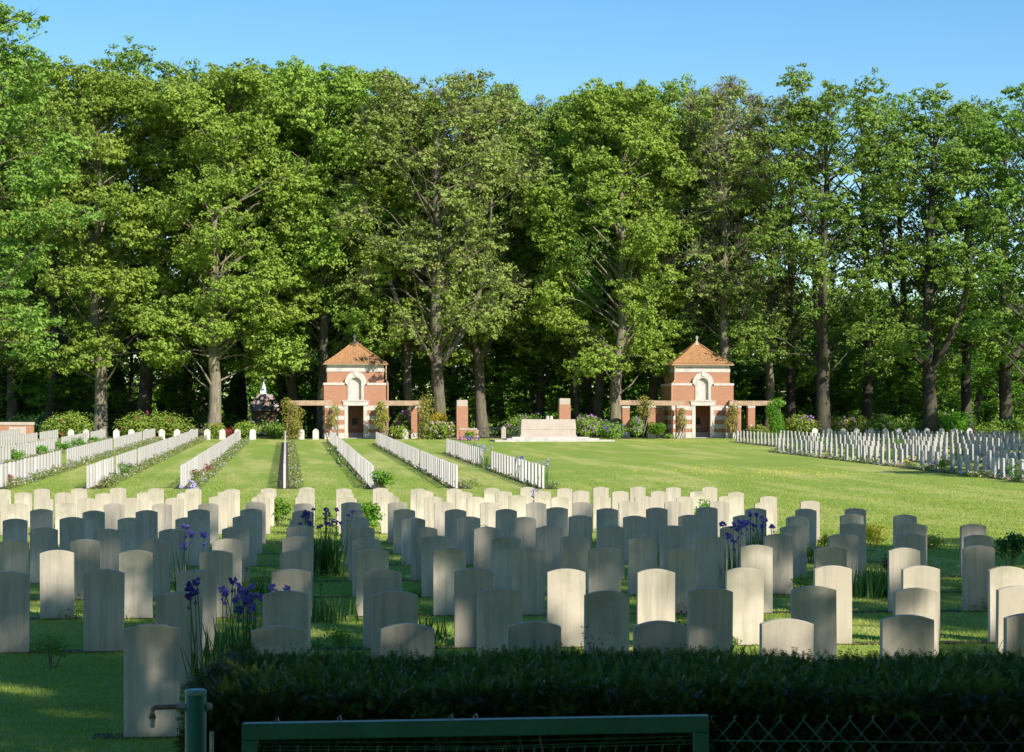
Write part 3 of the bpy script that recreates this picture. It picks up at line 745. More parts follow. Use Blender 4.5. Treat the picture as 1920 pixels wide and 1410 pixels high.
root = empty('chain_link_fence', (PX(1500, gd), gd, g(gd))); mb = MB(); mb2 = MB()
x = x1 + .01; pitch = .0722; k = 0; rr = random.Random(9)
while x < PX(1960, gd):
    zt = ZP(1358 if k < 14 else 1362, gd) + .012; lo = .02
    # each wire zig-zags downward (half link per side)
    P = []; z = zt; sgn = 1; q = 0
    P.append((x + .010, gd + .002, zt + .012)); P.append((x + .003, gd + .004, zt + .016)); P.append((x - .002, gd, zt + .008))
    while z > lo:
        P.append((x + (pitch / 2) * (1 if q % 2 else 0) + rr.uniform(-.002, .002), gd + (.002 if q % 2 else -.002), z)); z -= .041; q += 1
    (mb if k < 8 else mb2).tube(P, .0016, 4, cap=False)
    P2 = []; z = zt; q = 0
    P2.append((x + .003, gd + .004, zt + .015))
    while z > lo:
        P2.append((x - (pitch / 2) * (1 if q % 2 else 0) + rr.uniform(-.002, .002), gd + (-.002 if q % 2 else .002), z)); z -= .041; q += 1
    (mb if k < 8 else mb2).tube(P2, .0016, 4, cap=False)
    x += pitch; k += 1
zz = ZP(1389, gd); mb.tube([(x1, gd + .004, zz), (PX(1600, gd), gd + .004, zz - .003), (PX(1760, gd), gd + .004, zz - .006)], .0018, 4)
mb2.tube([(PX(1760, gd), gd + .004, zz - .006), (PX(1960, gd), gd + .004, zz - .008)], .0016, 4)
sub(mb, 'green_mesh', M['wire_green'], root); sub(mb2, 'bare_mesh', M['wire_dark'], root)
mb = MB(); mb.tube([(PX(1990, gd), gd + .04, 0), (PX(1990, gd), gd + .04, 1.27)], .02, 10); sub(mb, 'fence_post', M['green_paint'], root)
tag(root, 'sagging green chain-link fence to the right of the gate', 'fence')

pd = 6.9; root = empty('tap_post', (PX(367, pd), pd, g(pd)))
r_ = 20 * pd / F; zt = ZP(1296, pd) - g(pd)
mb = MB(); mb.lathe([(r_, 0), (r_, zt - .004), (r_ - .002, zt)], sides=28); o = mb.build('post', M['green_paint'], root, smooth=False)
for p_ in o.data.polygons: p_.use_smooth = True
mb = MB(); mb.lathe([(r_ + .0015, zt - .010), (r_ + .0015, zt + .001), (r_ - .005, zt + .006), (0.0001, zt + .007)], sides=28); mb.build('post_cap', mk_simple('cap_paint', (.13, .24, .22), .3, 40, .4), root)
zp = ZP(1325, pd) - g(pd)
mb = MB(); mb.tube([(-r_, 0, zp), (-r_ - .025, -.001, zp)], [.013, .013], 12); mb.tube([(r_, 0, zp), (r_ + .012, 0, zp), (r_ + .019, 0, zp)], [.014, .014, .010], 6)
mb.tube([(-r_ - .012, 0, zp - .001), (-r_ - .018, 0, zp)], [.016, .016], 6)
mb.build('pipe_union', M['galv'], root)
mb = MB(); mb.tube([(-r_ - .02, -.001, zp), (-r_ - .10, -.004, zp - .002), (-r_ - .108, -.004, zp - .006), (-r_ - .11, -.004, zp - .016)], [.0085, .0085, .0085, .0085], 10)
mb.build('pipe', M['brass'], root)
mb = MB(); mb.lathe([(.0125, 0), (.0125, .010), (.009, .012), (.009, .02)], (-r_ - .11, -.004, zp - .040), 10); mb.build('tap_collar', M['brass'], root)
mb = MB(); mb.lathe([(.006, -.028), (.0085, -.026), (.0095, 0), (.0095, .003)], (-r_ - .11, -.004, zp - .042), 10); mb.build('hose_nozzle', mk_simple('pale_green_plastic', (.35, .42, .36), .15, 40, .5), root)
mb = MB(); mb.tube([(r_ * .4, -r_ * .95, .98), (r_, -r_ * .8, .985), (r_ * 1.9, -.01, .98)], .0018, 4); mb.tube([(-r_ * .9, -r_ * .5, .965), (0, -r_ * 1.06, .958), (r_ * .9, -r_ * .5, .97)], .0018, 4)
mb.build('tie_wire', M['galv'], root)
tag(root, 'round green post with an old water tap and brass pipe, left of the gate', 'tap post')
mb = MB()
for k in range(7):
    a = rr.uniform(0, 1); P = [(PX(392, 6.7) + t_ * .16 + .01 * math.sin(9 * t_ + k), 6.7 + .02 * k, .98 + .06 * math.sin(3.1 * t_ * (1 + .3 * a)) + .02 * a - .05 * k * t_) for t_ in np.linspace(0, 1, 12)]
    mb.tube(P, .0011, 3, cap=False)
mb.tube([(PX(397, 6.7), 6.7, g(6.7)), (PX(397, 6.7), 6.7, ZP(1372, 6.7))], .008, 6)
tag(mb.build('wire_stake', M['galv']), 'rusty stake with loose fence wire beside the tap post', 'fence stake')

# ------------------------------------------------------------------ pavilions
def bricky(mb, name, par, mat=None): return mb.build(name, mat or M['brick'], par)
def pavilion(px, d, label, pipe_side):
    root = empty('pavilion', (PX(px, d), d, g(d) + .02), math.atan(.11))
    W = 2.33; U = 2.09; T = .35; zc = 3.92
    dw, dh = .57, 2.42
    D = 4.66
    mb = MB()   # brick walls (front has door and niche openings)
    mb.box(-W, -dw, 0, T, 0, dh); mb.box(dw, W, 0, T, 0, dh)
    mb.box(-W, -.58, 0, T, dh, zc); mb.box(.58, W, 0, T, dh, zc); mb.box(-.58, .58, 0, T, dh, 2.86)
    mb.box(-W, -W + T, T, D, 0, zc); mb.box(W - T, W, T, D, 0, zc); mb.box(-W + T, W - T, D - T, D, 0, zc)
    e = W - U
    mb.box(-U, -.58, e, e + T, zc, 4.92); mb.box(.58, U, e, e + T, zc, 4.92); mb.box(-.58, .58, e, e + T, 4.56, 4.92)
    mb.box(-U, -U + T, e + T, D - e, zc, 4.92); mb.box(U - T, U, e + T, D - e, zc, 4.92); mb.box(-U + T, U - T, D - e - T, D - e, zc, 4.92)
    bricky(mb, 'wall', root)
    mb = MB()   # inner wall with apse-like curved back
    mb.box(-1.3, 1.3, 2.1, 2.25, 0, 2.9); mb.box(-1.45, -1.3, T, 2.25, 0, 2.9); mb.box(1.3, 1.45, T, 2.25, 0, 2.9); mb.box(-1.45, 1.45, T, 2.25, 2.9, 3.0)
    bricky(mb, 'inner_wall', root)
    mb = MB(); mb.box(-.22, .22, 2.04, 2.095, 1.02, 1.5); mb.build('plaque', M['plaque'], root)
    mb = MB(); mb.box(-.24, .24, 2.0, 2.09, .80, .88); mb.box(-1.28, 1.28, 1.7, 2.09, 0, .42); mb.build('bench', M['white_stone'], root)
    # string course
    z0, z1 = zc - .02, zc + .18; q = .035
    for sx in (-1, 1):
        mb = MB()
        a, b = sorted((sx * .82, sx * (W + q))); mb.box(a, b, -q, e + .05, z0 + .02, z1)
        a, b = sorted((sx * (U - .03), sx * (W + q))); mb.box(a, b, e + .053, D + q, z0 + .02, z1)
        mb.build('string_course', M['white_stone'], root)
    # niche surround
    mb = MB(); K = 20; zb = 2.86; zs = 4.10; ri = .40; ro = .80; rl = .60
    inn = [(-ri, zb), (-ri, (zb + zs) / 2), (-ri, zs)]; outr = [(-rl, zb), (-rl, (zb + zs) / 2), (-rl, zs - .2)]
    for k in range(0, K + 1):
        a = math.pi - math.pi * k / K; inn.append((ri * math.cos(a), zs + ri * math.sin(a))); outr.append((ro * math.cos(a), zs + ro * math.sin(a) * 1.02))
    inn += [(ri, zs), (ri, (zb + zs) / 2), (ri, zb)]; outr += [(rl, zs - .2), (rl, (zb + zs) / 2), (rl, zb)]
    n = len(inn); y0, y1 = -.07, .02
    V = [(x, y0, z) for x, z in inn] + [(x, y0, z) for x, z in outr] + [(x, y1, z) for x, z in inn] + [(x, y1, z) for x, z in outr]
    Fq = []
    for k in range(n - 1):
        Fq += [(k, k + 1, n + k + 1, n + k), (k, 2 * n + k, 2 * n + k + 1, k + 1), (n + k, n + k + 1, 3 * n + k + 1, 3 * n + k)]
    mb.add(V, Fq)
    # raised inner moulding ring
    V = []; 
    for (x, z) in inn: V.append((x * 1.0, -.09, z))
    for (x, z) in inn:
        c = (0, min(z, zs)); dx, dz = x - c[0], z - c[1]; L = math.hypot(dx, dz) or 1; V.append((x + dx / L * .13, -.09, z + (dz / L * .13 if z > zs else 0)))
    m2 = len(inn); V += [(x, -.069, z) for x, _, z in V]
    Fq = []
    for k in range(m2 - 1):
        Fq += [(k, k + 1, m2 + k + 1, m2 + k), (m2 + k, m2 + k + 1, 3 * m2 + k + 1, 3 * m2 + k)]
    mb.add(V, Fq)
    mb.box(-.12, .12, -.13, 0, 4.60, 4.93); mb.box(-.66, .66, -.12, .3, 2.78, 2.858)
    mb.build('niche_surround', M['white_stone'], root)
    # niche: concave half-cylinder with quarter dome
    mb = MB(); K = 14; rows = [zb - .001, 3.3, 3.7, zs]; V = []
    for z in rows:
        for k in range(K + 1):
            a = math.pi * k / K; V.append((-ri * math.cos(a), .0 + ri * math.sin(a) * .5, z))
    R_ = len(rows)
    for j in range(1, 7):
        t = j / 6 * math.pi / 2
        for k in range(K + 1):
            a = math.pi * k / K; V.append((-ri * math.cos(a) * 1.0 * math.cos(t), ri * math.sin(a) * .5 * math.cos(t), zs + ri * math.sin(t)))
    RR = R_ + 6
    mb.add(V, [(r * (K + 1) + k, r * (K + 1) + k + 1, (r + 1) * (K + 1) + k + 1, (r + 1) * (K + 1) + k) for r in range(RR - 1) for k in range(K)])
    o = mb.build('niche', M['white_stone'], root)
    for p_ in o.data.polygons: p_.use_smooth = True
    # door surround, lintel and banded quoins
    mb = MB(); f = -.045
    mb.box(-dw - .26, -dw, f, T + .01, 0, dh); mb.box(dw, dw + .26, f, T + .01, 0, dh); mb.box(-.92, .92, -.09, .2, dh + .003, dh + .30); mb.box(-.99, .99, -.12, .2, dh + .303, dh + .37)
    mb.build('door_surround', M['white_stone'], root)
    mb = MB(); bands = [(0, .42), (.70, 1.02), (1.36, 1.68), (2.08, dh)]
    for z0, z1 in bands:
        mb.box(-W - .02, -dw - .262, -.02, T, z0, z1); mb.box(dw + .262, W + .02, -.02, T, z0, z1)
        mb.box(-W - .02, -W + .1, T + .003, D + .02, z0, z1); mb.box(W - .1, W + .02, T + .003, D + .02, z0, z1)
    mb.build('stone_bands', M['white_stone'], root)
    mb = MB(); mb.box(-dw + .001, dw - .001, -.02, 1.7, 0, .05); mb.build('floor', M['step_stone'], root)
    # entablature
    mb = MB(); q = .03
    mb.box(-U - q, U + q, e - q, D - e + q, 4.923, 5.18); mb.box(-U + .02, U - .02, e + .02, D - e - .02, 5.18, 5.50)
    mb.build('cornice', M['white_stone'], root)
    # roof
    cy = D / 2; ev = 2.29; za, zb_ = 5.50, 7.18
    mb = MB(); RWS = 15; NC = 96
    for face in range(4):
        ca, sa = math.cos(face * math.pi / 2), math.sin(face * math.pi / 2); V = []
        for r in range(2 * RWS + 1):
            t = (r // 2 + (r % 2)) / RWS; lift = .035 if r % 2 == 0 else 0.0
            if r == 2 * RWS: t = 1
            w_ = ev * (1 - t) + .06 * t; zz = za + (zb_ - za) * (t * .80 + .20 * t * t)
            for k in range(NC + 1):
                x = (k / NC * 2 - 1) * w_; h_ = .028 * abs(math.sin(math.pi * x / .2)) if abs(x) < w_ * .999 else 0
                y = -w_; X_, Y_ = x * ca - y * sa, x * sa + y * ca; V.append((X_, Y_ + cy, zz + h_ + lift))
        n1 = NC + 1; mb.add(V, [(r * n1 + k, r * n1 + k + 1, (r + 1) * n1 + k + 1, (r + 1) * n1 + k) for r in range(2 * RWS) for k in range(NC)])
    mb.box(-ev + .05, ev - .05, cy - ev + .05, cy + ev - .05, 5.49, 5.53)
    o = mb.build('roof', M['tile'], root)
    mb = MB()
    for sx in (-1, 1):
        for sy in (-1, 1):
            P = []
            for t in np.linspace(0, 1, 8):
                w_ = ev * (1 - t) + .06 * t; P.append((sx * w_, cy + sy * w_, za + (zb_ - za) * (t * .80 + .20 * t * t) + .05))
            mb.tube(P, .075, 6)
    h = mb.build('ridge_tiles', M['tile'], o)
    mb = MB(); mb.box(-ev - .06, ev + .06, cy - ev - .09, cy - ev + .01, 5.44, 5.51); mb.box(-ev - .09, -ev + .01, cy - ev + .013, cy + ev, 5.44, 5.51); mb.box(ev - .01, ev + .09, cy - ev + .013, cy + ev, 5.44, 5.51)
    mb.build('gutter', M['copper'], root)
    mb = MB(); s = pipe_side; xg = s * (U + .14)
    if s > 0: P = [(xg, e - .14, 5.46), (xg, e - .13, 4.35), (xg + .05, .05, 4.22), (s * (W + .02), -.14, 4.05), (s * (W + .02), -.12, 2.8), (s * (W + .02), -.12, .1)]
    else: P = [(xg + .12, e - .14, 5.46), (xg + .12, e - .13, 4.35), (xg + .05, 0, 4.22), (-W - .06, -.14, 4.05), (-W - .06, -.12, 2.8), (-W - .06, -.12, .1)]
    mb.tube(P, .045, 8); mb.build('downpipe', M['copper'], root)
    mb = MB(); mb.lathe([(.30, 0), (.17, .10), (.10, .22), (.06, .30), (.055, .37), (.09, .40), (.05, .43), (.10, .48), (.125, .55), (.11, .62), (.07, .68), (.02, .73), (.001, .74)], (0, cy, 7.05), 14)
    fo = mb.build('finial', M['white_stone'], root)
    for p_ in fo.data.polygons: p_.use_smooth = True
    tag(root, label, 'pavilion', 'twin brick pavilions'); return root
pvL = pavilion(667, 150.0, 'left brick pavilion with tiled pyramid roof and arched white niche', 1)
pvR = pavilion(1318, 152.8, 'right brick pavilion with tiled pyramid roof beside the open lawn', -1)

def pergola(par_px, par_d, piers, beams, label):
    root = empty('pergola', (PX(par_px, par_d), par_d, g(par_d) + .02), math.atan(.11))
    for (x, y, w) in piers:
        mb = MB(); mb.box(x - w / 2, x + w / 2, y - w / 2, y + w / 2, .42, 2.24); p_ = mb.build('pier', M['brick'], root)
        mb = MB(); mb.box(x - w / 2 - .012, x + w / 2 + .012, y - w / 2 - .012, y + w / 2 + .012, 2.243, 2.40); mb.build('capstone', M['white_stone'], p_)
        mb = MB(); mb.box(x - w / 2 - .015, x + w / 2 + .015, y - w / 2 - .015, y + w / 2 + .015, -.15, .417); mb.build('base_stone', M['white_stone'], p_)
    for k, (x0, x1, y0, y1) in enumerate(beams):
        mb = MB(); zz = 2.404 if k % 2 == 0 else 2.46
        mb.box(x0, x1, y0, y1, zz, zz + .37); o = mb.build('beam', M['wood'], root); bevel(o, .012, 1)
    tag(root, label, 'pergola', 'timber pergolas on brick piers')
pergola(667, 150, [(-2.02, -1.05, .52), (-2.0, 1.9, .45), (-4.55, -1.05, .5), (-4.5, 1.9, .5)], [(-5.0, -1.72, -1.22, -.88), (-2.14, -1.86, -.875, 2.1)], 'timber pergola on brick piers on the left side of the left pavilion')
pergola(667, 150, [(2.05, -1.05, .55), (4.35, 1.0, .45), (4.75, -1.15, .45)], [(1.72, 4.95, -1.22, -.88), (1.9, 2.2, -.875, -.03), (4.2, 4.5, -.875, 1.6)], 'timber pergola on brick piers on the right side of the left pavilion')
pergola(1318, 152.8, [(-2.0, -1.1, .5), (-4.15, -1.25, .55), (-5.6, 1.6, .55), (-2.9, 2.2, .5)], [(-4.5, -1.62, -1.28, -.92), (-6.1, -2.6, 1.5, 1.8), (-4.3, -4.0, -.915, 1.495)], 'timber pergola on brick piers on the left side of the right pavilion')
pergola(1318, 152.8, [(1.72, -.9, .35), (2.25, -1.3, .6), (3.4, -1.1, .52), (5.0, -1.1, .5)], [(1.75, 5.35, -1.25, -.90), (1.95, 2.25, -.895, -.03)], 'timber pergola on brick piers on the right side of the right pavilion')

# vines on the pergola
def vine(px, d, w, h, mat, label, n=1500, seed=0, z0=0.0, stems=6):
    rng = np.random.default_rng(seed + 900); root = empty('climbing_plant', (PX(px, d), d, g(d)))
    mb = MB(); k = 12
    for q in range(k):
        c = (rng.normal(0, w * .16), rng.normal(0, w * .12), z0 + (h - z0) * (q + .5) / k); blob(mb, c, w * rng.uniform(.30, .5), n // k, .13, rng, flat=.9, up=.3)
    mb.build('foliage', mat, root)
    mb = MB()
    for q in range(stems):
        a = rng.random() * 6.28; P = [(math.cos(a + t * 3) * .28, math.sin(a + t * 3) * .28, h * t) for t in np.linspace(0, .95, 10)]
        mb.tube(P, np.linspace(.035, .012, 10), 4)
    mb.build('stem', M['bark_pale'], root)
    tag(root, label, 'climbing plant', 'climbers on the pergola piers')
vine(547, 147.3, 1.5, 2.75, M['leaf_bronze'], 'full bronze-green climber hiding the leftmost pergola pier', 3200, 1)
vine(627, 148, .8, 2.5, M['leaf_bronze'], 'thin climber on the pier left of the left pavilion door', 500, 2, .9)
vine(719, 148.2, 1.15, 2.6, M['leaf_bronze'], 'reddish-green climber on the pier right of the left pavilion door', 1200, 3, .8)
vine(797, 148, 1.2, 2.95, M['leaf_bronze'], 'tall leafy climber on the pergola pier right of the left pavilion', 1900, 4)
vine(1212, 151, 1.25, 2.95, M['leaf_bronze'], 'woody climber with a leafy top on the pier left of the right pavilion', 900, 5, 1.7, 12)
vine(1278, 151, .7, 2.2, M['leaf_bronze'], 'small climber beside the door of the right pavilion', 350, 6, .9)
vine(1376, 151.3, .95, 2.5, M['leaf_bronze'], 'climber on the pier right of the right pavilion door', 700, 7, .7)
vine(1456, 151.4, 1.35, 2.8, M['leaf_fresh'], 'dense bright green climber at the right end of the pergola', 3600, 8)

# ------------------------------------------------------------------ memorial stone, gateway
root = empty('memorial_stone', (PX(1028.5, 142), 142, g(142)), math.atan(.11))
mb = MB(); mb.box(-1.92, 1.92, 0, 1.1, .42, .80); mb.box(-1.98, 1.98, -.05, 1.15, .30, .418); o = mb.build('plinth', M['memorial_stone'], root)
mb = MB(); V = [(-1.94, -.02, .803), (1.94, -.02, .803), (1.94, 1.12, .803), (-1.94, 1.12, .803), (-1.88, .03, 1.52), (1.88, .03, 1.52), (1.88, 1.07, 1.52), (-1.88, 1.07, 1.52)]
mb.add(V, [(0, 3, 2, 1), (4, 5, 6, 7), (0, 1, 5, 4), (1, 2, 6, 5), (2, 3, 7, 6), (3, 0, 4, 7)]); o = mb.build('altar_block', M['memorial_stone'], root); bevel(o, .02)
for k, (a, b, y0, y1, z0, z1) in enumerate([(-3.9, 4.4, -1.5, 2.5, -.1, .10), (-3.0, 3.4, -1.0, 2.2, .10, .20), (-2.6, 2.8, -.6, 1.8, .20, .298)]):
    mb = MB(); mb.box(a, b, y0, y1, z0 + (.002 if k else 0), z1); mb.build('step', M['step_stone'], root)
tag(root, 'long pale altar-like memorial stone on broad steps at the head of the lawn', 'memorial')
for k, q in enumerate((1026.5, 1033.5)):
    mb = MB(); mb.lathe([(.001, 0), (.11, 0), (.13, .06), (.10, .16), (.12, .2), (.06, .24), (.001, .25)], sides=12)
    o = mb.build('stone_vase', M['white_stone'], None, (PX(q, 142.6), 142.6, g(142) + 1.522)); tag(o, f'small white vase on top of the memorial stone, {"left" if k == 0 else "right"} one of the pair', 'vase')
def pillar(px, d, w, h, label):
    root = empty('brick_pillar', (PX(px, d), d, g(d)), math.atan(.11))
    mb = MB(); mb.box(-w / 2, w / 2, -w / 2, w / 2, -.1, h - .45); mb.build('shaft', M['brick'], root)
    mb = MB(); mb.box(-w / 2 + .02, w / 2 - .02, -w / 2 + .02, w / 2 - .02, h - .448, h - .02); mb.box(-w / 2 + .06, w / 2 - .06, -w / 2 + .06, w / 2 - .06, h - .02, h); mb.build('capstone', M['memorial_stone'], root)
    tag(root, label, 'pillar', 'brick pillars of the gateway')
pillar(866, 148.5, .82, ZP(750, 148.5) - g(148.5), 'tall brick pillar with stone top left of the iron gate')
pillar(1058, 149.5, .82, ZP(747, 149.5) - g(149.5), 'tall brick pillar with stone top behind the memorial stone')
root = empty('low_wall', (PX(882, 146), 146, g(146)), math.atan(.11))
mb = MB(); mb.box(-.75, .45, 0, .35, -.1, .72); mb.build('wall', M['brick'], root); mb = MB(); mb.box(-.78, .48, -.03, .38, .723, .84); mb.box(.452, .62, -.01, .36, -.1, .722); mb.build('coping', M['memorial_stone'], root)
tag(root, 'low brick wall with pale coping between the tall pillar and iron gate', 'wall')
for k, (a, b) in enumerate(((897, 939), (949, 976))):
    d = 145.5; root = empty('iron_gate', (PX(a, d), d, g(d)), math.atan(.11)); L = PX(b, d) - PX(a, d)
    mb = MB(); 
    for z in (.12, .84): mb.box(0, L, -.015, .015, z, z + .035)
    nv_ = max(2, int(L / .8)); 
    for q in range(nv_ + 1): x = L * q / nv_; mb.tube([(x, 0, .05), (x, 0, .95)], .018, 5)
    mb.build('frame', M['iron'], root); mb = MB()
    for q in range(nv_):
        cx_ = L * (q + .5) / nv_
        for (ox, oz) in ((0, .2), (0, -.2), (.2, 0), (-.2, 0)):
            P = [(cx_ + ox + .2 * math.cos(t), 0, .49 + oz * .9 + .16 * math.sin(t)) for t in np.linspace(0, 6.283, 17)]; mb.tube(P, .011, 4, cap=False)
        mb.tube([(cx_, -.03, .45), (cx_, -.03, .53)], .03, 6)
    mb.build('scrollwork', M['iron'], root)
    tag(root, ['double leaf of wrought iron gate with ring scrollwork left of the stone post', 'short iron gate panel between the stone post and memorial stone'][k], 'gate')
mb = MB(); mb.box(-.16, .16, -.16, .16, -.1, .82); mb.lathe([(.16, .82), (.15, .9), (.09, .96), (.001, .98)], sides=12)
tag(mb.build('stone_post', M['memorial_stone'], None, (PX(944, 145.3), 145.3, g(145.3)), math.atan(.11)), 'short rounded stone post between the iron gate leaves', 'post')
# brick wall at far left with seat
root = empty('garden_wall', (PX(25, 149), 149, g(149)), math.atan(.11))
mb = MB(); mb.box(-3, 1.45, 0, .4, -.1, ZP(797, 149) - g(149)); mb.build('wall', M['brick'], root)
zt = ZP(797, 149) - g(149); mb = MB(); mb.box(-3.03, 1.5, -.05, .45, zt + .003, zt + .22); mb.build('coping', M['memorial_stone'], root)
tag(root, 'low brick wall with pale coping behind the stones at far left', 'wall')
root = empty('garden_bench', (PX(32, 147.5), 147.5, g(147.5)), math.atan(.11)); mb = MB()
for k in range(5): mb.box(-.6, .6, .22, .25, .48 + k * .09, .54 + k * .09)
mb.build('backrest', M['white_stone'], root); mb = MB(); mb.box(-.6, .6, -.2, .2, .40, .44); mb.build('seat', M['white_stone'], root)
for sx in (-.55, .55):
    for yy_ in (-.17, .23):
        mb = MB(); mb.box(sx - .03, sx + .03, yy_ - .03, yy_ + .03, 0, .398 if yy_ < 0 else .96)
        mb.build('leg', M['white_stone'], root)
tag(root, 'pale slatted bench before the brick wall at far left', 'bench')
# chapel
d = 300; root = empty('chapel', (PX(502, d), d, ZP(785, d) - 2)); 
mb = MB(); mb.box(-2.4, .9, 0, 9, 0, ZP(768, d) - ZP(785, d) + 2); mb.build('wall', M['brick'], root)
zb0 = ZP(770, d) - ZP(785, d) + 2; zt0 = ZP(738, d) - ZP(785, d) + 2
mb = MB(); mb.add([(-1.3, -.3, zt0), (-.4, -.3, zt0), (1.4, -.3, zb0), (-3.1, -.3, zb0), (-1.3, 9, zt0), (-.4, 9, zt0), (1.4, 9, zb0), (-3.1, 9, zb0)], [(0, 1, 2, 3), (4, 5, 6, 7), (0, 4, 5, 1), (1, 5, 6, 2), (2, 6, 7, 3), (3, 7, 4, 0)]); mb.build('roof', M['chapel_roof'], root)
mb = MB(); mb.box(-1.15, -.30, .5, 1.35, zt0 - .5, zt0 + .45); mb.build('belfry', M['spire'], root)
mb = MB(); q = (-.725, 1.125); zs = ZP(732, d) - ZP(785, d) + 2; ze = ZP(703, d) - ZP(785, d) + 2
mb.lathe([(.44, zt0 + .45), (.30, zt0 + .8), (.16, zt0 + 1.4), (.02, ze)], (q[0], q[1], 0), 8); mb.build('spire', M['spire'], root)
tag(root, 'small chapel roof with pale pointed spire glimpsed through the trees', 'chapel')

# ------------------------------------------------------------------ shrubs behind the graves
B = 'flowering bushes along the back of the cemetery'
def bush(px, d, top, wpx, mat, label, flow=None, nfl=0, n=2400, seed=0, ls=.16, fs=.13):
    h = ZP(top, d) - g(d)
    shrub(px, d, h, wpx * d / F, M[mat], label, n, ls, M[flow] if flow else None, nfl, fs, seed=200 + seed, cat='bush', name='bush', group=B, lumps=16, dy=1.2)
bush(125, 151.5, 765, 118, 'leaf_shrub', 'yellow-green rhododendron left of the dappled tree trunk', 'red_petal', 3, 4500, 1)
bush(285, 152.5, 762, 175, 'leaf_shrub', 'broad yellow-green rhododendron between the two pale tree trunks', 'red_petal', 6, 6500, 2)
bush(405, 151, 790, 60, 'leaf_shrub', 'small bush at the foot of the leaning pale trunk', 'red_petal', 4, 1400, 3)
bush(462, 150.5, 785, 62, 'leaf_shrub', 'light green bush behind the back row, right of the leaning trunk', 'pink', 4, 1800, 4)
bush(430, 151, 796, 40, 'redleaf', 'low reddish bush behind the back row of stones', None, 0, 700, 5)
bush(515, 152, 780, 60, 'leaf_dark', 'dark bush beneath the chapel roof', 'white_petal', 6, 1600, 6)
bush(757, 152.5, 762, 50, 'leaf_dark', 'purple rhododendron framed by the pergola right of the left pavilion', 'magenta', 60, 1800, 7)
bush(748, 149, 795, 58, 'leaf_shrub', 'low green bush below the purple rhododendron', 'pink', 3, 1400, 8)
bush(822, 150.5, 750, 26, 'leaf_yellow', 'golden-yellow upright shrub right of the forked trunk', None, 0, 900, 9)
bush(826, 148, 786, 85, 'leaf_shrub', 'rounded bush with pink and white flowers left of the tall pillar', 'pink', 50, 3000, 10)
bush(880, 144.6, 803, 20, 'leaf_shrub', 'small clipped bush in front of the low coping wall', None, 0, 600, 11)
bush(1097, 147, 771, 48, 'leaf_shrub', 'rhododendron with lilac flowers right of the memorial stone', 'magenta', 26, 2200, 12)
bush(1143, 149.5, 784, 78, 'leaf_dark', 'dark bush with violet flowers right of the lilac rhododendron', 'purple', 26, 2400, 13)
bush(1105, 152, 765, 60, 'leaf_dark', 'dim bush with magenta flowers behind the memorial stone', 'magenta', 26, 1400, 35)
bush(985, 156, 770, 110, 'leaf_dark', 'long dark rhododendron with purple blooms behind the iron gate', 'magenta', 34, 2600, 14)
bush(1193, 150, 768, 30, 'leaf_dark', 'rhododendron with bright magenta blooms beside the woody climber', 'magenta', 42, 1200, 15)
bush(1232, 150.5, 780, 36, 'leaf_fresh', 'light green shrub between the piers left of the right pavilion', None, 0, 1200, 16)
bush(1255, 150.3, 812, 22, 'leaf_dark', 'tiny grey-green plant at the foot of the right pavilion', None, 0, 300, 36)
bush(1424, 150.5, 790, 50, 'leaf_shrub', 'green shrub between the pergola piers right of the right pavilion', 'white_petal', 8, 1500, 17)
bush(1505, 153, 772, 78, 'leaf_shrub', 'large bush with lilac-pink flowers left of the dark trunk', 'magenta', 30, 3600, 18)
bush(1597, 154, 768, 80, 'leaf_shrub', 'yellow-green bush with pink flowers right of the dark trunk', 'pink', 30, 3200, 19)
bush(1670, 155, 772, 110, 'leaf_dark', 'dark bush with pale blossoms behind the right stones', 'pink', 30, 3400, 20)
bush(1788, 155, 765, 95, 'leaf_fresh', 'bright green bush lit by the sun behind the right stones', 'white_petal', 6, 3000, 21)
bush(1880, 154, 780, 110, 'leaf_dark', 'low dark bush at the right end of the back row', None, 0, 2400, 22)
bush(60, 156, 768, 90, 'leaf_conifer', 'dark bush in shadow behind the brick wall at left', None, 0, 1800, 23)
bush(245, 160, 775, 120, 'leaf_conifer', 'dark evergreen bush in shade behind the left rhododendrons', None, 0, 1800, 24)

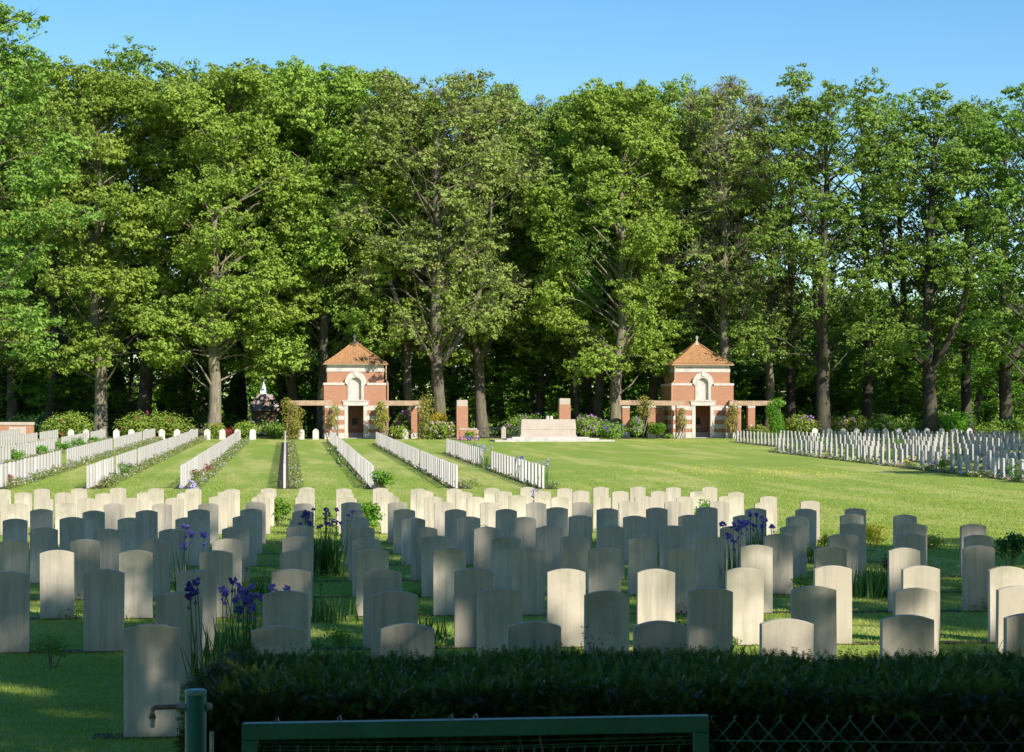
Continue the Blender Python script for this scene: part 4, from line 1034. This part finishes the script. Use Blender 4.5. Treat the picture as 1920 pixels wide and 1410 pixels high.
# ------------------------------------------------------------------ trees
def tree_meshes(seed, H=30., cb=.22, R=5.6, ncl=78, lpc=760, ls=.25, r0=.42, twig=6, fork=False, lean=0., mleaf='leaf', mbark='bark', prof=.55, cr=(1.2, 2.1), low=1.0):
    rng = np.random.default_rng(seed); T = MB(); C = MB()
    top = H * .86; zs = np.linspace(0, top, 12)
    wob = np.cumsum(rng.normal(0, .14, (12, 2)), 0); wob -= wob[0]
    spine = np.stack([wob[:, 0] + lean * zs, wob[:, 1], zs], 1)
    rs = r0 * (1 - zs / top) ** .75 + .05; rs[0] *= 1.28
    T.tube(spine, rs, 10)
    def sp(z): return np.array([np.interp(z, zs, spine[:, 0]), np.interp(z, zs, spine[:, 1]), z])
    stems = [spine]
    if fork:
        z0 = H * .17
        for sgn, k in ((1, .30), (-1, .16)):
            t = np.linspace(0, 1, 8)[:, None]; b0 = sp(z0 + k * 4); e0 = np.array([sgn * R * .62, rng.normal(0, 1), H * .66])
            P = b0 * (1 - t) + e0 * t + np.array([sgn * 1.0, 0, -1.2]) * (np.sin(t * np.pi)); T.tube(P, np.linspace(r0 * .62, .08, 8), 8)
    cents = []
    for k in range(ncl):
        t = (k + rng.random()) / ncl; t = t ** .85
        z = H * cb + (H * .965 - H * cb) * t
        rad_ = R * 1.12 * (math.sin(math.pi * (.24 + .60 * t)) ** prof) * (1 - .38 * t ** 6) * (low if t < .2 else 1)
        a = k * 2.399 + rng.normal(0, .5); rr = rad_ * (rng.random() ** .42)
        c = np.array([math.cos(a) * rr, math.sin(a) * rr, z + rng.normal(0, .5)]) + np.array([lean * z * .8, 0, 0])
        r = rng.uniform(*cr) * (1 if t < .9 else .8); c[2] = min(c[2], H - r * .72 - H * .10 * (rr / R) ** 2 * t ** 2)
        cents.append((c, r))
        hd = math.hypot(c[0] - lean * c[2], c[1]); za = max(H * (cb * .6 + .13 * rng.random()), min(c[2] - hd * rng.uniform(.4, 1.1), top * .96)); za = min(za, c[2] + 1); a0 = sp(za)
        mid = a0 * .45 + c * .55 + np.array([0, 0, hd * .10]) + rng.normal(0, .25, 3)
        T.tube([a0, (a0 + mid) / 2 + rng.normal(0, .12, 3), mid, c], [.018 * hd + .03, .06, .045, .02], 5, cap=False)
        nt_ = int(twig * rng.uniform(.7, 1.3))
        for q in range(nt_):
            D = unit(rng.normal(size=3) + np.array([0, 0, .7])); e_ = c + D * r * rng.uniform(.8, 1.15)
            s0 = c - unit(c - a0) * r * .3 * rng.random(); T.tube([s0, (s0 + e_) / 2 + rng.normal(0, .12, 3), e_], [.028, .018, .007], 3, cap=False)
        blob(C, c, r, int(lpc * (r / 1.65) ** 2 * rng.uniform(.75, 1.2)), ls, rng, flat=.72, up=.55, jitter=.55, shell=.42, lw=.72, spray=11)
        # drooping side sprays break the round outline
        for q in range(5):
            D = unit(rng.normal(size=3) * np.array([1, 1, .5])); cc = c + D * r * 1.05
            blob(C, cc, r * .36, int(lpc * .055), ls * .9, rng, flat=.6, up=.5, lw=.72)
    return T.mesh('trunk', M[mbark], True), C.mesh('crown', M[mleaf])
PR = {}
PR['a'] = tree_meshes(1, cb=.19, ncl=84)
PR['b'] = tree_meshes(2, cb=.22, R=5.2, ncl=80)
PR['c'] = tree_meshes(3, cb=.19, R=6.0, ncl=94, mbark='bark_pale', r0=.46)
PR['d'] = tree_meshes(4, cb=.34, R=4.6, ncl=56, lpc=600, r0=.33, mbark='bark_dark', mleaf='leaf_dark')
PR['f'] = tree_meshes(5, cb=.20, R=6.4, ncl=78, lpc=500, fork=True, mbark='bark_dark', mleaf='leaf_dark', r0=.52, cr=(1.0, 1.9))
PR['g'] = tree_meshes(6, cb=.26, R=6.6, ncl=90, lpc=430, fork=True, mbark='bark', mleaf='leaf_olive', r0=.45, twig=22, cr=(1.1, 1.9))
PR['t'] = tree_meshes(7, cb=.26, R=4.0, ncl=72, lpc=230, mbark='bark_pale', mleaf='leaf_olive', r0=.36, twig=34, cr=(1.0, 1.7))
PR['h'] = tree_meshes(8, cb=.22, R=5.4, ncl=64, lpc=520, mbark='bark_dark', mleaf='leaf_dark', r0=.4, cr=(.9, 1.7))
PR['u'] = tree_meshes(9, H=14, cb=.12, R=3.8, ncl=46, lpc=420, mbark='bark_dark', mleaf='leaf_fresh', r0=.18, ls=.22, cr=(.9, 1.5))
PR['s'] = tree_meshes(10, cb=.28, R=5.0, ncl=58, lpc=260, mbark='bark_dark', mleaf='leaf_dark', r0=.4, ls=.23, cr=(.8, 1.5))
H0 = {k: 30. for k in PR}; H0['u'] = 14.
TG = 'woodland trees behind the cemetery'
def tree(px, d, top, kind, rot, label, sx=1.0, lean=0., x=None, H=None, group=TG):
    xx = PX(px, d) if x is None else x; H = (ZP(top, d) - g(d)) if H is None else H
    root = empty('broadleaf_tree', (xx, d, g(d) - .15), rad(rot)); k = H / H0[kind]
    root.scale = (sx, sx, k); 
    if lean: root.rotation_euler = (0, lean, 0); root.rotation_euler.z = 0
    tr, cr_ = PR[kind]; link('trunk', tr, root); link('crown', cr_, root)
    tag(root, label, 'tree', group); return root
tree(-40, 118, -70, 'h', 40, 'huge leafy tree at the left edge reaching above the photo', 1.05)
tree(187, 155, 96, 'c', 100, 'tall tree with dappled pale trunk standing behind the left rhododendrons')
tree(272, 162, 72, 'f', 20, 'tall tree with dark trunk rising above the broad rhododendron', 1.05)
tree(400, 154, 97, 'c', 250, 'tall tree with sunlit leaning trunk left of the chapel', 1.0, .035)
tree(355, 170, 130, 'd', 120, 'slim tree with dark trunk just left of the leaning pale one', 1.1)
tree(527, 168, 118, 'd', 10, 'dark-trunked tree right of the chapel spire, left one of two', 1.15)
tree(553, 164, 112, 'b', 200, 'dark-trunked tree right of the chapel spire, nearer the left pavilion', 1.0)
tree(607, 158, 106, 'a', 300, 'tall tree directly behind the left side of the left pavilion', .95)
tree(672, 163, 112, 'b', 75, 'tall green tree directly behind the left pavilion roof')
tree(738, 164, 130, 'h', 15, 'dark tree in the trunk cluster right of the left pavilion', .95)
tree(765, 158, 150, 'b', 160, 'tree with sunlit trunk in the cluster right of the left pavilion', .85)
tree(815, 154, 120, 'g', 180, 'big olive tree with forked sunlit trunk beside the left pavilion', 1.05)
tree(905, 160, 132, 'g', 60, 'olive twiggy tree above the iron gate', .95)
tree(940, 168, 155, 'b', 220, 'green tree behind the iron gate with straight lit trunk', .9)
tree(1012, 166, 195, 'h', 90, 'dark tree behind the left end of the memorial stone', .85)
tree(1080, 160, 250, 'd', 30, 'slender tree with pale stripped trunk behind the memorial stone', .75)
tree(1100, 168, 143, 'a', 130, 'round-topped green tree behind the right brick pillar')
tree(1128, 164, 148, 'b', 280, 'tree with straight lit trunk left of the right pavilion', .9)
tree(1156, 156, 142, 'c', 200, 'bright green tree with lit trunk beside the right pavilion', .92)
tree(1216, 165, 140, 'a', 20, 'broad green tree with dark leaning trunk behind the right pavilion', .98, .06)
tree(1252, 161, 165, 'h', 45, 'dark-trunked tree touching the left wall of the right pavilion', .8)
tree(1360, 157, 134, 't', 10, 'tall sparse brown tree rising behind the right pavilion', 1.05)
tree(1325, 166, 150, 't', 130, 'second sparse brownish tree just left of the bare one', .9)
tree(1440, 161, 165, 't', 70, 'sparse twiggy tree right of the right pavilion', .85)
tree(1480, 165, 150, 's', 200, 'thin-leaved green tree behind the bright green climber', .95)
tree(1545, 154, 121, 'f', 90, 'tree with straight dark trunk in front of the right woodland', .98)
tree(1625, 164, 138, 's', 240, 'airy green tree with sky showing through on the right')
tree(1695, 168, 152, 's', 310, 'airy tree just left of the forked dark one', .9)
tree(1745, 155, 160, 'f', 140, 'tree with thick forked dark trunk behind the right stones', 1.0)
tree(1815, 164, 163, 's', 15, 'airy green tree right of the forked dark one', 1.0)
tree(1885, 160, 155, 'f', 200, 'dark spreading tree near the right edge of the photo', .95)
tree(1950, 152, 150, 'h', 330, 'dark leafy tree cut off by the right edge')
tree(90, 166, 100, 'h', 190, 'dark tree behind the huge left one, near the brick wall', 1.05)
tree(452, 172, 125, 'd', 350, 'tall tree behind the chapel and the leaning trunk', .95)
tree(20, 170, 90, 'a', 110, 'tall tree in the left background behind the brick wall')
# second storey of lower trees
rr = random.Random(21)
names = ['far left', 'left of the dappled trunk', 'behind the broad rhododendron', 'near the leaning pale trunk', 'behind the chapel', 'left of the left pavilion', 'behind the left pavilion', 'right of the left pavilion', 'beside the forked trunk', 'behind the tall pillar',
         'above the iron gate', 'left of the memorial stone', 'behind the memorial stone', 'right of the brick pillar', 'left of the right pavilion', 'behind the right pavilion', 'right of the right pavilion', 'behind the green climber', 'left of the straight dark trunk', 'right of the straight dark trunk',
         'left of the forked dark trunk', 'right of the forked dark trunk', 'near the right edge', 'at the right edge']
for k, nm in enumerate(names):
    px = 10 + k * 83 + rr.uniform(-15, 15); d = rr.uniform(165, 174)
    if 400 < px < 560: px = 395 if k <= 5 else 578
    tp = rr.uniform(600, 675)
    tree(px, d, tp, 'u', rr.uniform(0, 360), f'low understorey tree in the shade {nm}', rr.uniform(.75, 1.0), group='understorey trees in the wood')
for k in range(12):
    px = 60 + k * 160 + rr.uniform(-20, 20)
    tree(px, rr.uniform(196, 214), rr.uniform(215, 290) if px < 1380 else rr.uniform(560, 620), 'ahbd'[k % 4], rr.uniform(0, 360), f'deep background woodland tree, {ordinal(k + 1)} from the left', 1.25, group='deep background trees')
# columnar conifers
def conifer(px, d, top, w, label, seed):
    rng = np.random.default_rng(seed); H = ZP(top, d) - g(d); mb = MB()
    n = 5200; t = rng.random(n) ** .8; z = .1 * H + .9 * H * t; r = w * (1 - t) ** .6 * (.6 + .4 * rng.random(n)) * (1 + .2 * np.sin(z * 3)); a = rng.random(n) * 6.283
    C = np.stack([np.cos(a) * r, np.sin(a) * r, z], 1); N = np.stack([np.cos(a), np.sin(a), .4 + 0 * a], 1) + rng.normal(size=(n, 3)) * .4
    leaves(mb, C, N, .28, .12, rng)
    root = empty('conifer_tree', (PX(px, d), d, g(d))); mb.build('crown', M['leaf_conifer'], root); mb = MB(); mb.tube([(0, 0, -.1), (0, 0, H * .6)], [.14, .05], 7); mb.build('trunk', M['bark_dark'], root)
    tag(root, label, 'tree', 'dark conifers in the left background')
for k, (px, top, w, nm) in enumerate([(18, 668, 1.4, 'at the left edge'), (55, 690, 1.3, 'second from the left edge'), (105, 665, 1.5, 'left of the dappled trunk'), (145, 690, 1.4, 'just left of the dappled trunk'), (222, 690, 1.3, 'just right of the dappled trunk'), (320, 700, 1.5, 'between the dark trunks'), (440, 705, 1.2, 'left of the chapel'), (1420, 700, 1.5, 'right of the right pavilion'), (1640, 690, 1.6, 'behind the right stones')]):
    conifer(px, 172 + (k % 3) * 3, top, w, f'dark conical evergreen {nm}', 70 + k)
# far wood, one mass closing the view
rng = np.random.default_rng(33); mb = MB()
for k in range(860):
    x = rng.uniform(-92, 92); y = rng.uniform(258, 288) if k < 800 else rng.uniform(318, 335); z = g(y) + .3 + 17 * rng.random() ** 1.2; r = rng.uniform(2.4, 4.2)
    if k >= 800: x = PX(rng.uniform(400, 600), y)
    if k < 800 and abs(960 + F * x / y - 503) < 62 and z < 14: continue
    blob(mb, (x, y, z), r, 260, .6, rng, flat=.9, up=.5, lw=.8)
tag(mb.build('far_wood', M['leaf_fresh']), 'distant mass of green woodland closing the view behind the trunks', 'woodland', kind='stuff')
mb = MB()
for k in range(130):
    x = rng.uniform(-48, 48); y = 166 + rng.uniform(-5, 12); r = rng.uniform(.8, 1.5)
    if abs(960 + F * x / y - 500) < 26: continue
    blob(mb, (x, y, g(y) + rng.uniform(.2, 1.3)), r, 230, .26, rng, flat=.8, up=.5)
tag(mb.build('undergrowth', M['leaf_dark']), 'tangled dark undergrowth on the woodland floor behind the flowering bushes', 'undergrowth', kind='stuff')

# trees right of and behind the camera that shade the near block and the right lawn
OG = 'trees outside the view that shade the lawn'
PR['k'] = tree_meshes(12, cb=.36, R=5.0, ncl=26, lpc=760, ls=.30, cr=(1.2, 1.9)); H0['k'] = 30.
PR['m'] = tree_meshes(13, cb=.60, R=5.4, ncl=40, lpc=560, ls=.30, cr=(1.3, 2.1)); H0['m'] = 30.
off = [(6.5, -2.5, 19, 'h'), (9.5, .5, 20, 'k'), (10.5, -1, 12.5, 'h'), (15, -2.5, 13, 's'), (2.5, -7, 15, 'a'), (4, 4.5, 27, 'm'), (11, 5.5, 27, 'm'), (18, 6.5, 28, 'm'), (25.5, 7.5, 27, 'm'), (33, 8.5, 27, 'm'), (-4, 0, 26, 'm'),
       (6, -5, 21, 'k'), (15, -4, 22, 'k'), (24, -2, 22, 'k'), (-3, -9, 20, 'k'), (31, 1, 23, 'k'),
       (0, -15, 20, 'a'), (8, -14, 20, 'a'), (17, -13, 21, 'a'),
       (32, 70, 16, 'h'), (37.5, 80, 18, 'h'), (42, 90, 18, 'a'), (46, 84, 22, 'h'), (51, 98, 22, 'a'), (46, 104, 20, 'h'), (57, 110, 24, 'a'), (38.5, 122, 22, 'h'), (45, 72, 17, 'k'), (45, 132, 24, 'h')]
for k, (x, y, H, kd) in enumerate(off):
    tree(0, y, 0, kd, k * 77, f'leafy tree standing outside the right side of the view, {ordinal(k + 1)} from the camera', .82 if y < 40 else 1.0, x=x, H=H, group=OG)

# ------------------------------------------------------------------ light, sky, camera
sv = Vector((1, -1.3, 1.12)).normalized()
sun = bpy.data.lights.new('sun', 'SUN'); sun.energy = 5.0; sun.angle = rad(.53); sun.color = (1.0, .94, .855)
so = bpy.data.objects.new('sun', sun); COL.objects.link(so); so.rotation_euler = (-sv).to_track_quat('-Z', 'Y').to_euler()
w = bpy.data.worlds.new('World'); sc.world = w; w.use_nodes = True; nt = w.node_tree
bg = nt.nodes['Background']; sk = nt.nodes.new('ShaderNodeTexSky'); sk.sky_type = 'NISHITA'; sk.sun_disc = False
sk.sun_elevation = math.asin(sv.z); sk.sun_rotation = math.atan2(sv.x, sv.y); sk.altitude = 0; sk.air_density = 1.0; sk.dust_density = .2; sk.ozone_density = 2.0
hs = nt.nodes.new('ShaderNodeHueSaturation'); hs.inputs['Saturation'].default_value = 1.36; nt.links.new(sk.outputs[0], hs.inputs['Color']); nt.links.new(hs.outputs[0], bg.inputs[0]); bg.inputs[1].default_value = .108
cam = bpy.data.cameras.new('camera'); co = bpy.data.objects.new('camera', cam); COL.objects.link(co)
co.location = (0, 0, CAMZ); co.rotation_euler = (rad(90), 0, 0); cam.sensor_width = 36; cam.lens = 36 * F / 1920
cam.shift_y = (HOR - 705) / 1920; cam.clip_start = .1; cam.clip_end = 3000
sc.camera = co
sc.view_settings.view_transform = 'Standard'; sc.view_settings.look = 'None'; sc.view_settings.gamma = 1; sc.view_settings.exposure = 0.58
sc.cycles.max_bounces = 4; sc.cycles.transmission_bounces = 3; sc.cycles.diffuse_bounces = 3; sc.cycles.glossy_bounces = 2
